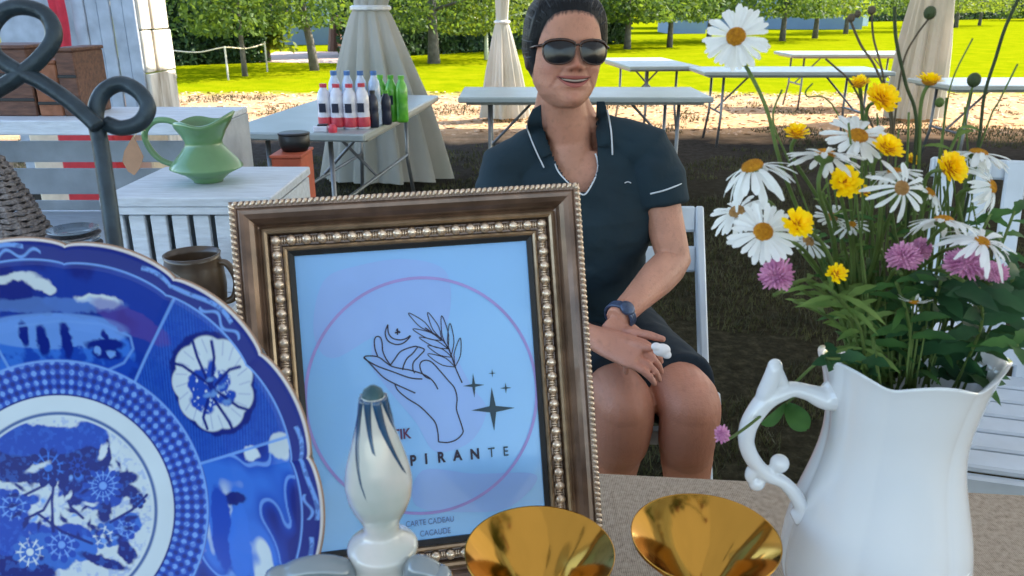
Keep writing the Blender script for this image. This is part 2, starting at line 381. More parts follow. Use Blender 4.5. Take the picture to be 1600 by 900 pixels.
# ------------------------------------------------------------------ trees, hedges, houses
def leaf_cloud(n, cx, r, rz, size, squash=1.0, seed=0):
    g = np.random.default_rng(seed); k = 26
    cc = g.normal(size=(k, 3)); cc /= np.linalg.norm(cc, axis=1)[:, None]; cc *= (g.random((k, 1)) ** .4) * .78
    idx = g.integers(0, k, n); d = g.normal(size=(n, 3)) * .17
    P = cc[idx] + d; P[:, 0] *= r; P[:, 1] *= r; P[:, 2] *= rz; P += np.array(cx)
    a = g.normal(size=(n, 3)); a /= np.linalg.norm(a, axis=1)[:, None]; b = np.cross(a, g.normal(size=(n, 3))); b /= np.linalg.norm(b, axis=1)[:, None]
    s = size * (.6 + .8 * g.random((n, 1)))
    return P, a * s, b * s
def make_tree(x, y, h, r, z0, trunk_r, leafm, label, barkm=None, n=3200, lean=0, seed=1, size=.085):
    t = thing('tree', label, 'tree', (x, y, 0), 'young trees across the sunny lawn')
    mb = MB(); zc = (z0 + h) / 2
    mb.tube([(x, y, -.05), (x + lean * .2, y, z0 * .5), (x + lean * .6, y, z0), (x + lean, y, h * .8)], [trunk_r * 1.25, trunk_r, trunk_r * .8, trunk_r * .25], 8)
    g = random.Random(seed)
    for i in range(7):
        a = g.random() * 6.28; zz = z0 * .8 + (h - z0) * .5 * g.random(); l = r * .7
        mb.tube([(x + lean * .6, y, zz), (x + lean * .6 + math.cos(a) * l * .5, y + math.sin(a) * l * .5, zz + .25), (x + lean * .6 + math.cos(a) * l, y + math.sin(a) * l, zz + .4)], [trunk_r * .35, trunk_r * .22, trunk_r * .08], 5)
    mb.build('trunk', barkm or M['bark'], t, smooth=True)
    g2 = np.random.default_rng(seed + 9)
    P, A, B = leaf_cloud(n, (x + lean * .6, y, zc), r, (h - z0) / 2 * 1.12, size, seed=seed)
    P[:, 2] = np.where(g2.random(len(P)) < .35, z0 * .8 + g2.random(len(P)) * .9, P[:, 2]); low = P[:, 2] > z0 * .72; P, A, B = P[low], A[low], B[low]
    quads_mesh('crown', P, A, B, leafm, t)
    return t
def tree_at(px, py, zlow, label, leaf='tree_leaf', h=5.2, r=2.0, tr=.09, seed=1, **k):
    q = PZ(px, py); return make_tree(q.x, q.y, h, r, zlow, tr, M[leaf], label, seed=seed, **k)
TR = [
 (383, 119, 1.0, 'thin young tree before the end of the tall left hedge', 'tree_leaf', .05, 1.6),
 (492, 110, 1.15, 'leaning dark-trunked tree between the left hedge and the tied grey curtain', 'tree_leaf', .09, 2.0),
 (678, 99, .95, 'grey-trunked tree before the middle hedge, right of the large tied curtain', 'tree_leaf', .13, 2.3),
 (760, 93, .80, 'yellow-green tree with slim pale trunk, just left of the narrow tied curtain', 'tree_leaf_yellow', .05, 2.2),
 (980, 77, 1.05, 'tree whose trunk rises at the right end of the middle hedge, beside the seated woman', 'tree_leaf', .10, 2.2),
 (1046, 74, 1.05, 'tree with its trunk in front of the small blue building', 'tree_leaf', .09, 2.2),
 (1107, 66, 1.1, 'tree with its trunk just left of the tallest daisy', 'tree_leaf', .09, 2.2),
 (1222, 64, 1.1, 'tree before the long grey-blue building, just right of the tallest daisy', 'tree_leaf', .11, 2.6),
 (1273, 60, 1.1, 'tree in front of the right end of the long grey-blue building', 'tree_leaf_yellow', .11, 2.6),
 (1321, 53, 1.1, 'tree with its trunk between the long building and the far right hedge', 'tree_leaf', .11, 3.0),
 (1412, 49, 1.1, 'tree whose trunk stands close by the left side of the pink-lit curtain', 'tree_leaf', .12, 3.0),
 (1493, 43, 1.15, 'tree just right of the pink-lit curtain, its trunk before the far right hedge', 'tree_leaf_yellow', .13, 3.4),
 (1530, 40, 1.2, 'slim tree before the far right hedge, rightmost trunk on the lawn', 'tree_leaf_yellow', .10, 3.4)]
for i, (px, py, z0, lab, lf, tr, r) in enumerate(TR):
    tree_at(px, py, z0, lab, lf, tr=tr, r=r, seed=20 + i, h=5.5 + (i % 3), barkm=M['pale_bark'] if px == 760 else None,
            lean=(-.25 if px == 492 else 0), n=5000 if py > 80 else 3800, size=.062 if py > 85 else .095)
def hedge(p0, p1, w, h, label, n, size, leaf='hedge_leaf', seed=5):
    p0 = Vector(p0); p1 = Vector(p1); d = (p1 - p0); Ln = d.length; d.normalize(); nr = Vector((-d.y, d.x, 0))
    if nr.y < 0: nr = -nr
    t = thing('hedge', label, 'hedge', p0)
    mb = MB(); k = 24
    c = (p0 + p1) / 2 + nr * (w / 2); R = Matrix((( d.x, nr.x, 0), (d.y, nr.y, 0), (0, 0, 1)))
    mb.box((c.x, c.y, h / 2 - .05), (Ln - .3, w - .3, h - .3), R)
    mb.build('hedge_core', M['hedge_core'], t)
    g = np.random.default_rng(seed); u = g.random(n) * Ln; z = g.random(n) * h; f = g.random(n)
    off = np.where(f < .62, g.random(n) * .22 - .02, np.where(f < .8, w - g.random(n) * .2, g.random(n) * w))
    z = np.where(f > .8, h - g.random(n) * .25, z)
    u2 = np.where(f > .93, np.where(g.random(n) < .5, g.random(n) * .2 - .1, Ln - g.random(n) * .2 + .1), u)
    z = np.where(f > .93, g.random(n) * h, z)
    bul = .16 * (fbm(u2 * 1.2 + 9, z * 1.2 + 9, seed) - .5); off = off + bul * 2
    P = np.array(p0)[None] + np.outer(u2, np.array(d)) + np.outer(off, np.array(nr)); P[:, 2] = z
    a = g.normal(size=(n, 3)); a /= np.linalg.norm(a, axis=1)[:, None]; b = np.cross(a, g.normal(size=(n, 3))); b /= np.linalg.norm(b, axis=1)[:, None]
    s = size * (.6 + .8 * g.random((n, 1)))
    quads_mesh('hedge_leaves', P, a * s, b * s, M[leaf], t, kind='stuff')
    return t
hedge(PZ(240, 104), PZ(418, 98), 3.2, 3.0, 'tall dark clipped hedge at the left end of the lawn, behind the rope line', 12000, .075)
hedge(PZ(596, 90), PZ(984, 68), 2.0, 3.0, 'long dark hedge behind the seated woman', 22000, .085, seed=6)
hedge(PZ(1366, 34), PZ(1600, 29), 3.0, 3.6, 'distant bluish-green hedge on the far right', 11000, .16, seed=7)
tree_at(420, 96, .35, 'yellow-green bushy tree with branches to the ground, ending the left hedge', 'tree_leaf_yellow', h=4.2, r=.75, tr=.06, seed=77, n=3600)
# distant tree belt
for i in range(26):
    a = -1.0 + i * .085; R_ = 92 + 14 * math.sin(i * 2.3); x = R_ * math.sin(a * .8) + 4; y = R_ * math.cos(a * .8) + 14
    if i in (11, 12): continue
    make_tree(x, y, 9 + 3 * math.sin(i * 1.7), 4.6, .3, .25, M['hedge_leaf' if i % 3 else 'tree_leaf'], 'far-off tree in the dark belt closing the horizon behind the lawn', n=1500, size=.32, seed=300 + i)['group'] = 'trees of the distant belt'
def house(p0, w, d, h, rot, wall, label, nwin):
    x, y = p0.x, p0.y; R = rotz(rot); t = thing('house', label, 'house', (x, y, 0))
    MB().box((x, y, h / 2), (w, d, h), R).build('wall', wall, t)
    mb = MB(); rr = 1.4; o = Vector((x, y, h)); hw, hd = w / 2 + .3, d / 2 + .3
    mb.add([o + R @ Vector(q) for q in [(-hw, -hd, 0), (hw, -hd, 0), (hw, hd, 0), (-hw, hd, 0), (-hw, 0, rr), (hw, 0, rr)]], [(0, 1, 5, 4), (2, 3, 4, 5), (0, 4, 3), (1, 2, 5), (0, 3, 2, 1)])
    mb.build('roof', M['roof'], t)
    for i in range(nwin):
        wx = -w / 2 + w * (i + .5) / nwin
        f = MB().box(Vector((x, y, h * .55)) + R @ Vector((wx, -d / 2 - .03, 0)), (1.0, .08, h * .42), R).build('window', M['house_pale'], t)
        MB().box(Vector((x, y, h * .55)) + R @ Vector((wx, -d / 2 - .08, 0)), (.8, .04, h * .34), R).build('pane', M['window'], f)
q = PZ(1076, 53); house(Vector((q.x, q.y + 2, 0)), 1.9, 3, 2.4, 0, M['house_blue'], 'small bright blue building on the lawn right of the seated woman', 1)
q = PZ(1215, 46); house(Vector((q.x, q.y + 3, 0)), 10.5, 5, 2.7, -.12, M['house_blue'], 'long low grey-blue building behind the tallest daisy', 4)
q = PZ(1283, 42); house(Vector((q.x + .4, q.y + 1, 0)), 2.6, 2, 2.3, -.1, M['house_pale'], 'white shed at the right end of the long grey-blue building', 1)
q = PZ(470, 72); house(Vector((q.x, q.y + 3, 0)), 4.2, 4, 2.3, .1, M['house_grey'], 'grey-blue cottage between the left hedge and the large tied curtain', 2)
q = PZ(1345, 42); house(Vector((q.x, q.y + 4, 0)), 3, 3, 2.2, 0, M['house_pale'], 'small white cottage just left of the far right hedge', 1)
q = PZ(524, 80)
t = thing('tree_stump', 'tall dark brown stump on the lawn at the left edge of the large curtain', 'stump', q)
mb = MB(); mb.tube([(q.x, q.y, 0), (q.x + .03, q.y, .5), (q.x + .1, q.y, 1.05)], [.24, .2, .2], 12); mb.build('trunk', M['brown_wood'], t)
# rope line on posts before the left hedge
pA = PZ(275, 122); pB = PZ(357, 125); pC = PZ(418, 112)
t = thing('rope_fence', 'low rope strung between thin posts in front of the left hedge', 'fence', pA)
for p in (pA, pB, pC): MB().tube([(p.x, p.y, 0), (p.x, p.y, .62)], .018, 6).build('post', M['peel_wood'], t)
MB().tube(bez([(pA.x, pA.y, .52), ((pA.x + pB.x) / 2, (pA.y + pB.y) / 2, .5), (pB.x, pB.y, .6), ((pC.x + pB.x) / 2, (pC.y + pB.y) / 2, .53), (pC.x, pC.y, .58)]), .012, 5).build('rope', M['cream_box'], t)

# ------------------------------------------------------------------ tent: canopy, poles, gathered curtains
tent = thing('tent', 'big white marquee whose roof shades the tables, held by poles at its curtains', 'tent', (3, 5, 0))
def canopy():
    corners = [(-2.9, -3.2), (-1.12, 6.4), (-.25, 10.35), (5.05, 10.35), (9.6, 10.35), (9.6, 4), (9.6, -3.2)]
    mb = MB(); c = (3.2, 3.2, 4.3)
    low = [(x, y, 2.38) for x, y in corners]; mid = [(x * .5 + c[0] * .5, y * .5 + c[1] * .5, 3.2) for x, y in corners]
    k = len(corners); vs = low + mid + [c]; fs = []
    for i in range(k):
        j = (i + 1) % k; fs += [(i, j, k + j, k + i), (k + i, k + j, 2 * k)]
    mb.add(vs, fs)
    # valance hanging from the eave
    vs = []; fs = []
    for i in range(k):
        a = Vector(low[i]); b = Vector(low[(i + 1) % k]); m = max(2, int((b - a).length / .25))
        for s in range(m):
            p = a.lerp(b, s / m); q = a.lerp(b, (s + 1) / m); n0 = len(vs)
            vs += [p, q, q + Vector((0, 0, -.2)), (p + q) / 2 + Vector((0, 0, -.26)), p + Vector((0, 0, -.2))]; fs.append((n0, n0 + 1, n0 + 2, n0 + 3, n0 + 4))
    mb.add(vs, fs)
    mb.build('canopy', M['canopy'], tent)
canopy()
PW = mat('pole_white', srgb(205, 205, 200), .4)
for (x, y) in [(-2.85, -3.1), (-1.04, 6.42), (-.13, 10.2), (5.05, 10.25), (9.5, 10.2), (9.5, 4), (9.5, -3.1), (3.2, 3.9)]:
    if (x, y) == (3.2, 3.9): continue
    MB().tube([(x, y, 0), (x, y, 2.42)], .035, 12).build('pole', PW, tent, smooth=True)
def curtain(x, y, ztie, rtie, wbot, dbot, zbot, shift, label, topw, seed, top_shift=0, folds=9):
    g = random.Random(seed); n = 160
    fo = [(g.uniform(.5, 1) * (1 if i % 2 else -1), g.uniform(0, 6.28), folds + g.randint(-3, 4)) for i in range(4)]
    levels = []
    for i in range(26):                       # skirt below the tie
        t = i / 25; z = ztie + (zbot - ztie) * t; e = t ** .75
        levels.append((x + shift * t, z, rtie + (wbot - rtie) * e, rtie + (dbot - rtie) * e, .05 + .2 * min(1, t * 2)))
    ups = []
    for i in range(1, 14):
        t = i / 13; z = ztie + (2.36 - ztie) * t
        ups.append((x + top_shift * t, z, rtie + (topw - rtie) * t ** 1.2, rtie + .08 * t, .05 + .22 * t))
    levels = ups[::-1] + levels
    vs = []; fs = []
    for (cx, z, w, d, amp) in levels:
        for j in range(n):
            a = 2 * PI * j / n
            k = 1 + amp * (.55 * math.sin(fo[0][2] * a + fo[0][1]) + .35 * math.sin((fo[1][2] + 5) * a + fo[1][1] + z * 1.5) + .3 * math.sin((fo[2][2] + 11) * a + fo[2][1]))
            vs.append((cx + w * k * math.cos(a), y + d * k * math.sin(a), z))
    for i in range(len(levels) - 1):
        for j in range(n): fs.append((i * n + j, i * n + (j + 1) % n, (i + 1) * n + (j + 1) % n, (i + 1) * n + j))
    t = thing('tent_curtain', label, 'curtain', (x, y, 0))
    mb = MB(); mb.add(vs, fs); mb.build('fabric', M['curtain'], t, smooth=True)
    mb = MB(); mb.tube([(x + rtie * 1.15 * math.cos(2 * PI * j / 16), y + rtie * 1.15 * math.sin(2 * PI * j / 16), ztie) for j in range(16)], .02, 6, closed=True)
    mb.build('tie', PW, t)
curtain(-1.06, 6.35, 1.33, .12, .45, .26, .05, .03, 'large grey-white tied curtain spreading to the ground beside the drinks table', .34, 3, top_shift=.22)
curtain(-.12, 10.1, 1.16, .07, .27, .2, .04, .03, 'narrow tent curtain tied at its pole just left of the seated woman', .14, 8, top_shift=.02, folds=7)
curtain(5.03, 10.15, 1.75, .19, .30, .22, .03, -.02, 'pinkish-white tent curtain hanging straight behind the flowers', .42, 12, folds=8)

# ------------------------------------------------------------------ folding tables
def fold_table(p, w, d, z, rot, label, group='folding tables'):
    R = rotz(rot); o = Vector((p[0], p[1], 0)); t = thing('folding_table', label, 'table', o, group)
    at = lambda x, y, zz: o + R @ Vector((x, y, zz))
    MB().bbox(at(0, 0, z - .02), (w, d, .04), R, .008).build('tabletop', M['plastic_top'], t)
    MB().bbox(at(0, 0, z - .05), (w * .94, d * .86, .02), R, .004).build('apron', M['plastic_edge'], t)
    for sx in (-1, 1):
        x = sx * (w / 2 - .22)
        for sy in (-1, 1):
            y = sy * (d / 2 - .12)
            MB().tube([at(x, y, z - .06), at(x, y, .3), at(x + sx * .03, y + sy * .05, 0)], .0135, 8).build('leg', M['steel'], t, smooth=True)
        MB().tube([at(x, -d / 2 + .12, .33), at(x, d / 2 - .12, .33)], .011, 8).build('crossbar', M['steel'], t)
        MB().tube([at(x, 0, .34), at(x - sx * .33, 0, z - .06)], .010, 8).build('brace', M['steel'], t)
    return t
fold_table((.52, 6.12), 1.80, .76, .74, 0, 'grey-white folding table directly behind the seated woman')
fold_table((2.80, 8.38), 1.86, .74, .74, 0, 'folding table behind the flowers, next beyond the one behind the woman')
fold_table((4.45, 7.0), 1.83, .76, .74, .03, 'folding table at the far right edge, behind the flower heads')
fold_table((1.55, 9.5), .76, 1.5, .74, .1, 'folding table seen end-on at the edge of the lawn, beyond the woman')
fold_table((4.6, 11.4), 1.8, .76, .74, .0, 'farthest folding table, out in the sun past the tent edge')
fold_table((-1.02, 5.0), .78, 1.86, .74, -.115, 'folding table carrying the drink bottles, beside the large tied curtain')
# drinks
def bottle(x, y, z, body, capm, lab, cat_group, h=.23, r=.033, band=None, mark=True):
    t = thing('bottle', lab, 'bottle', (x, y, z), cat_group)
    MB().lathe([(.0001, 0), (r * .9, 0), (r, .012), (r, h * .36), (r * .95, h * .42), (r, h * .48), (r, h * .70), (r * .85, h * .80), (r * .5, h * .89), (r * .46, h * .93)], (x, y, z), 16).build('body', body, t, smooth=True)
    MB().lathe([(r * .52, h * .92), (r * .52, h), (.0001, h)], (x, y, z), 12).build('cap', capm, t)
    if band: MB().lathe([(r * 1.02, .012), (r * 1.03, .02), (r * 1.03, h * .26), (r * 1.02, h * .27)], (x, y, z), 16).build('label_band', band, t, smooth=True)
    if mark: MB().box((x - .003, y - r * 1.02, z + h * .48), (r * .95, .003, h * .2)).build('label_print', M['bottle_navy'], t)
    return t
bx0 = PZ(532, 203, .74)
k = 0
for (dx, dy, nm) in [(-.085, 0, 'leftmost of the front row'), (-.017, -.01, 'second in the front row'), (.051, -.015, 'third in the front row'), (.112, 0, 'rightmost of the front row')]:
    bottle(bx0.x + dx, bx0.y + .05 + dy, .74, M['bottle_white'], M['bottle_red'], 'white drink bottle with a red band, ' + nm, 'white and red drink bottles', band=M['bottle_red'], h=.235 + .006 * math.sin(dx * 90), r=.0365)
for i in range(4):
    bottle(bx0.x - .05 + i * .07, bx0.y + .16, .74, M['bottle_pale'], M['bottle_blue'], 'tall pale bottle with a blue cap, ' + ['leftmost', 'second from left', 'third from left', 'rightmost'][i] + ' behind the red-banded row', 'blue-capped bottles', h=.285, r=.033, mark=False)
for i in range(3):
    bottle(bx0.x + .165 + i * .060, bx0.y + .34 - .02 * i, .74, M['bottle_green'], M['bottle_green'], 'bright green drink bottle, ' + ['left', 'middle', 'right'][i] + ' one of the three', 'bright green drink bottles', h=.25, r=.033, mark=i < 2)
bottle(bx0.x + .158, bx0.y + .10, .74, M['bottle_navy'], M['black'], 'dark navy bottle between the red-banded and the green bottles', 'drinks', h=.19, r=.028, mark=False)
bottle(bx0.x + .212, bx0.y + .20, .74, M['bottle_navy'], M['bottle_green'], 'dark navy bottle with a green cap in front of the green bottles', 'drinks', h=.18, r=.028, mark=False)
p = PZ(500, 207, .74); t = thing('small_device', 'small white and black device lying at the near corner of the drinks table', 'device', p)
MB().bbox((p.x, p.y + .03, .755), (.075, .05, .03), None, .005).build('case', M['bottle_white'], t); MB().bbox((p.x + .01, p.y + .03, .7745), (.05, .04, .008), None, .002).build('keypad', M['black'], t)
p = PZ(517, 209, .74); MBc = MB(); MBc.lathe([(.0001, 0), (.022, 0), (.024, .02), (.012, .04), (.0001, .042)], (p.x, p.y + .05, .74), 12); tag(MBc.build('red_tub', M['bottle_red'], origin=(p.x, p.y, .74)), 'small dark red tub beside the white and black device', 'tub')

# ------------------------------------------------------------------ left: booth, display table, crates
def booth():
    a = PY(121, 150, 6.0); b = PY(226, 150, 5.9); z1 = 2.6
    t = thing('plank_booth', 'whitewashed upright plank wall of a stall with a peeling sunlit side', 'stall', (b.x, b.y, 0), None)
    x0, x1, y0 = PY(124, 80, 6).x, PY(222, 80, 6).x, 6.0
    n = 5; w = (x1 - x0) / n
    for i in range(n): MB().bbox((x0 + w * (i + .5), y0 + .012 * (i % 2), z1 / 2), (w - .006, .03, z1), None, .004).build('plank', M['grey_wood'], t)
    # side running back and outward
    d = Vector((.02, 1.0, 0)).normalized(); ang = math.atan2(d.y, d.x)
    for i in range(3):
        c = Vector((x1, y0, 0)) + d * (.08 + .155 * i) + Vector((.01 * (i % 2), 0, 0)); h = .26
        for k in range(8): MB().bbox((c.x + .006 * ((i + k) % 3), c.y, .13 + .3 * k), (.150, .035, .292), rotz(ang), .006).build('side_plank', M['peel_wood'], t)
    MB().bbox((x0 - .45, y0 + .5, z1 / 2), (.8, .03, z1), None).build('back_panel', M['grey_wood'], t)
    MB().bbox((x0 - .32, y0 + .44, 1.3), (.012, .02, 2.0), None).build('batten', M['black'], t)
    MB().bbox((x0 - .12, y0 + .42, 1.3), (.05, .03, 2.0), rotz(0)).build('post', M['peel_wood'], t)
    c = thing('banner', 'red cloth banner hanging beside the whitewashed planks', 'banner', (x0 - .06, y0, 1))
    mb = MB(); vs = []; fs = []
    for i in range(20):
        for j in range(8):
            vs.append((x0 - .135 + .115 * j / 7 + .012 * math.sin(i * .5), y0 - .05 + .012 * math.sin(j * 1.7 + i * .3), 2.2 - i * .062))
    for i in range(19):
        for j in range(7): fs.append((i * 8 + j, i * 8 + j + 1, i * 8 + j + 9, i * 8 + j + 8))
    mb.add(vs, fs); mb.build('cloth', M['red_cloth'], c, smooth=True)
booth()
# things on the ground behind the crates, seen through the gaps
for (px, py, Y, sz, m, lab, cat) in [(157, 222, 4.4, (.30, .3, .34), 'red_box', 'red plastic tote glimpsed through the slats of the grey crate', 'tote'),
                                   (98, 226, 4.5, (.22, .25, .30), 'cream_box', 'cream cardboard box left of the red tote behind the slats', 'box'),
                                   (215, 226, 4.6, (.26, .25, .42), 'cream_box', 'cream cardboard box right of the red tote behind the slats', 'box')]:
    p = PY(px, py, Y); t = thing(cat, lab, cat, (p.x, Y, 0)); z = p.z
    MB().bbox((p.x, Y, z / 2 + .05), (sz[0], sz[1], z + .1), None, .01).build('body', M[m], t); MB().bbox((p.x, Y, z + .115), (sz[0] + .02, sz[1] + .02, .03), None, .006).build('lid', M[m], t)
TZ = .62
t = thing('display_table', 'low white display table under the wooden crates on the left', 'table', (-1.5, 2.3, 0))
MB().bbox((-1.56, 2.35, TZ - .02), (1.7, 1.5, .04), None, .006).build('tabletop', M['white_wood'], t)
for sx in (-2.3, -.8):
    for sy in (1.7, 3.0): MB().bbox((sx, sy, .3), (.06, .06, .598), None, .004).build('leg', M['white_wood'], t)
# white crate standing upside down, vertical slats to the front
def white_crate():
    f0 = PZ(147, 312, .885); f1 = PZ(484, 306, .885); Yf = (f0.y + f1.y) / 2; Yb = Yf + .42; x0, x1 = f0.x, PY(484, 258, Yb).x; z1 = .885; h = z1 - TZ
    t = thing('white_crate', 'pale blue-white slatted crate carrying the green pitcher', 'crate', ((x0 + x1) / 2, Yf, TZ))
    MB().bbox(((x0 + x1) / 2, (Yf + Yb) / 2, z1 - .0125), (x1 - x0, Yb - Yf, .025), None, .003).build('top_board', M['white_wood'], t)
    MB().bbox(((x0 + x1) / 2, Yf + .012, z1 - .036), (x1 - x0 - .01, .018, .02), None, .002).build('top_rail', M['white_wood'], t)
    for i in range(8):
        x = x0 + .02 + i * (x1 - x0 - .05) / 7 + .006
        MB().bbox((x, Yf + .022, TZ + (h - .05) / 2), ((x1 - x0) / 8 * .74, .014, h - .052), None, .002).build('slat', M['white_wood'], t)
    for x in (x0 + .012, x1 - .012): MB().bbox((x, (Yf + Yb) / 2 + .01, TZ + (h - .03) / 2), (.018, Yb - Yf - .04, h - .03), None, .002).build('side_board', M['white_wood'], t)
    MB().bbox(((x0 + x1) / 2, Yb - .012, TZ + (h - .03) / 2), (x1 - x0 - .05, .014, h - .03), None).build('back_board', M['grey_wood'], t)
    return Yf, Yb
cYf, cYb = white_crate()
def grey_crate():
    Yf = cYb + .14; Yb = Yf + .36; top = PY(200, 188, Yf).z; x1 = PY(386, 164, Yb).x; x0 = x1 - 1.15; h = top - TZ
    t = thing('grey_crate', 'long whitewashed crate lying open to the front with a slatted back', 'crate', ((x0 + x1) / 2, Yf, TZ))
    MB().bbox(((x0 + x1) / 2, (Yf + Yb) / 2, top - .01), (x1 - x0, Yb - Yf, .02), None, .003).build('top_board', M['white_wood'], t)
    MB().bbox(((x0 + x1) / 2, Yf - .008, top - .022), (x1 - x0, .014, .046), None, .003).build('front_rail', M['white_wood'], t)
    for x in (x0 + .02, x1 - .02): MB().bbox((x, (Yf + Yb) / 2, TZ + (h - .02) / 2), (.045, Yb - Yf - .01, h - .022), None, .003).build('end_board', M['grey_wood'], t)
    zs = [PY(150, y, Yb).z for y in (209, 220, 253, 263, 303, 313)]
    for (za, zb) in [(top - .02, zs[0]), (zs[1], zs[2]), (zs[3], zs[4]), (zs[5], TZ + .005)]:
        if za - zb > .005: MB().bbox(((x0 + x1) / 2, Yb, (za + zb) / 2), (x1 - x0 - .09, .012, za - zb), None, .002).build('back_slat', M['grey_wood'], t)
    return x0, x1, Yf, Yb, top
gx0, gx1, gYf, gYb, gtop = grey_crate()
for (pa, pb, y0, y1, m, lab) in [(-30, 62, 76, 160, 'brown_wood', 'dark brown wooden box on the long crate, leftmost'), (100, 131, 80, 150, 'brown_wood', 'narrow brown wooden box at the right end of the row on the long crate'), (62, 101, 99, 150, 'orange_wood', 'low orange-brown wooden box between the two darker boxes')]:
    Y = gYf + .12; a = PY(pa, y1, Y); b = PY(pb, y1, Y); z = PY(pa, y0, Y).z; cx = (a.x + b.x) / 2; w = b.x - a.x - .004
    t = thing('wooden_box', lab, 'box', (cx, Y, gtop), 'brown wooden boxes'); hh = z - gtop
    MB().bbox((cx, Y + .08, gtop + hh * .5), (w, .2, hh), None, .004).build('body', M[m], t)
    MB().bbox((cx, Y + .08, gtop + hh + .006), (w + .006, .21, .012), None, .003).build('lid', M[m], t)
    for k in (.25, .62): MB().bbox((cx, Y - .0215, gtop + hh * k), (w, .004, .01)).build('board_joint', M['black'], t)
# wicker cone, glass plates
p = PY(22, 350, gYf - .1)
t = thing('wicker_cone', 'grey woven wicker cone basket at the left edge in front of the open crate', 'basket', (p.x, p.y, TZ))
hh = PY(20, 236, gYf - .1).z - TZ
for i in range(17):
    f = i / 16; r = .085 * (1 - f) ** .8 + .022; z = TZ + .012 + f * (hh - .02); pts = [(p.x - .035 * f + r * math.cos(a * PI / 12), p.y + r * math.sin(a * PI / 12), z + .003 * math.sin(a * 3)) for a in range(24)]
    MB().tube(pts, [.009 + .004 * math.sin(a * 2.6 + i) for a in range(24)], 6, closed=True).build('wicker_coil', M['wicker'], t)
p = PY(112, 350, 2.3)
t = thing('glass_plate_stack', 'stack of grey patterned glass plates left of the white crate', 'plates', (p.x, p.y, TZ), None)
for i in range(6):
    r = .075 - .004 * (i % 2); z = TZ + .01 + i * .016
    MB().lathe([(.0001, z), (r * .6, z), (r, z + .012), (r, z + .015), (r * .6, z + .004), (.0001, z + .004)], (p.x, p.y, 0), 28).build('plate', M['grey_glass'] if i % 2 else M['wicker'], t, smooth=True)
# orange box and black pot beside the white crate
p = PY(447, 247, cYb + .25); t = thing('orange_box', 'orange-red wooden box behind the right end of the white crate', 'box', (p.x, p.y, TZ))
w = (PY(470, 242, cYb + .25).x - PY(424, 242, cYb + .25).x); MB().bbox((p.x, p.y + .08, (p.z + TZ) / 2), (w, .17, p.z - TZ), None, .004).build('body', M['orange_box'], t)
MB().bbox((p.x, p.y + .08, p.z + .005), (w + .008, .178, .010), None, .002).build('lid', M['orange_box'], t)
q = PY(454, 209, cYb + .3); zb = p.z + .011; t = thing('black_pot', 'small round black pot on the orange-red box', 'pot', (q.x, q.y, zb)); hh = q.z - zb; r = .052
MB().lathe([(.0001, 0), (r * .8, 0), (r, hh * .3), (r, hh * .85), (r * .95, hh * .9)], (q.x, q.y + .04, zb), 24).build('body', M['black'], t, smooth=True)
MB().lathe([(r * 1.04, hh * .88), (r * 1.04, hh * .96), (r * .9, hh), (.0001, hh * 1.0)], (q.x, q.y + .04, zb), 24).build('lid', M['black'], t, smooth=True)

# green ceramic pitcher
def green_pitcher():
    Y = (cYf + cYb) / 2 + .03; c = PZ(326, 283, .887); c = Vector((c.x, c.y, .887)); Y = c.y
    s = (PY(385, 250, Y).x - PY(275, 250, Y).x) / 2
    zz = lambda y: PY(326, y, Y).z - .885
    prof = [(.0001, 0), (s * .40, 0), (s * .42, .006), (s * .62, zz(272)), (s * 1.0, zz(262)), (s * 1.0, zz(260)), (s * .86, zz(250)), (s * .66, zz(238)), (s * .52, zz(228)), (s * .50, zz(222)), (s * .60, zz(210)), (s * .72, zz(200)), (s * .78, zz(192))]
    t = thing('green_pitcher', 'green glazed ceramic pitcher with a waisted body on the white crate', 'pitcher', c)
    mb = MB(); n = 48; vs = []; fs = []
    for k, (r, z) in enumerate(prof):
        for j in range(n):
            a = 2 * PI * j / n; top = max(0, (k - 9) / 3)
            rr = r * (1 + .22 * top * max(0, math.cos(a)) ** 3); dz = top * (.022 * max(0, math.cos(a - .1)) ** 1.5 + .007 * math.cos(3 * a))
            vs.append(c + Vector((rr * math.cos(a), rr * math.sin(a), z + dz)))
    for i in range(len(prof) - 1):
        for j in range(n): fs.append((i * n + j, i * n + (j + 1) % n, (i + 1) * n + (j + 1) % n, (i + 1) * n + j))
    mb.add(vs, fs); o = mb.build('body', M['green_glaze'], t, smooth=True); so = o.modifiers.new('s', 'SOLIDIFY'); so.thickness = .005; so.offset = -1
    pts = bez([PY(x, y, Y) for x, y in [(300, 207), (282, 197), (262, 188), (240, 190), (226, 208), (234, 232), (252, 250), (275, 257), (288, 252)]], 6)
    MB().tube(pts, .0085, 10).build('handle', M['green_glaze'], t, smooth=True)
    g = thing('paper_tag', 'brown leaf-shaped paper tag hanging by the green pitcher handle', 'tag', PY(208, 215, Y - .05))
    ol = [(208, 212), (216, 228), (224, 245), (219, 262), (210, 274), (200, 268), (191, 252), (194, 236), (201, 224)]
    mb = MB(); a = [PY(x, y, Y - .05) for x, y in ol]; b = [PY(x, y, Y - .05) + Vector((0, .0025, 0)) for x, y in ol]; n = len(a)
    mb.add(a + b, [tuple(range(n)), tuple(range(2 * n - 1, n - 1, -1))] + [(i, (i + 1) % n, n + (i + 1) % n, n + i) for i in range(n)])
    mb.build('tag_card', M['paper_tag'], g); MB().tube(bez([PY(230, 205, Y), PY(218, 203, Y - .03), PY(208, 216, Y - .05)]), .0012, 5).build('string', M['cream_box'], g)
green_pitcher()
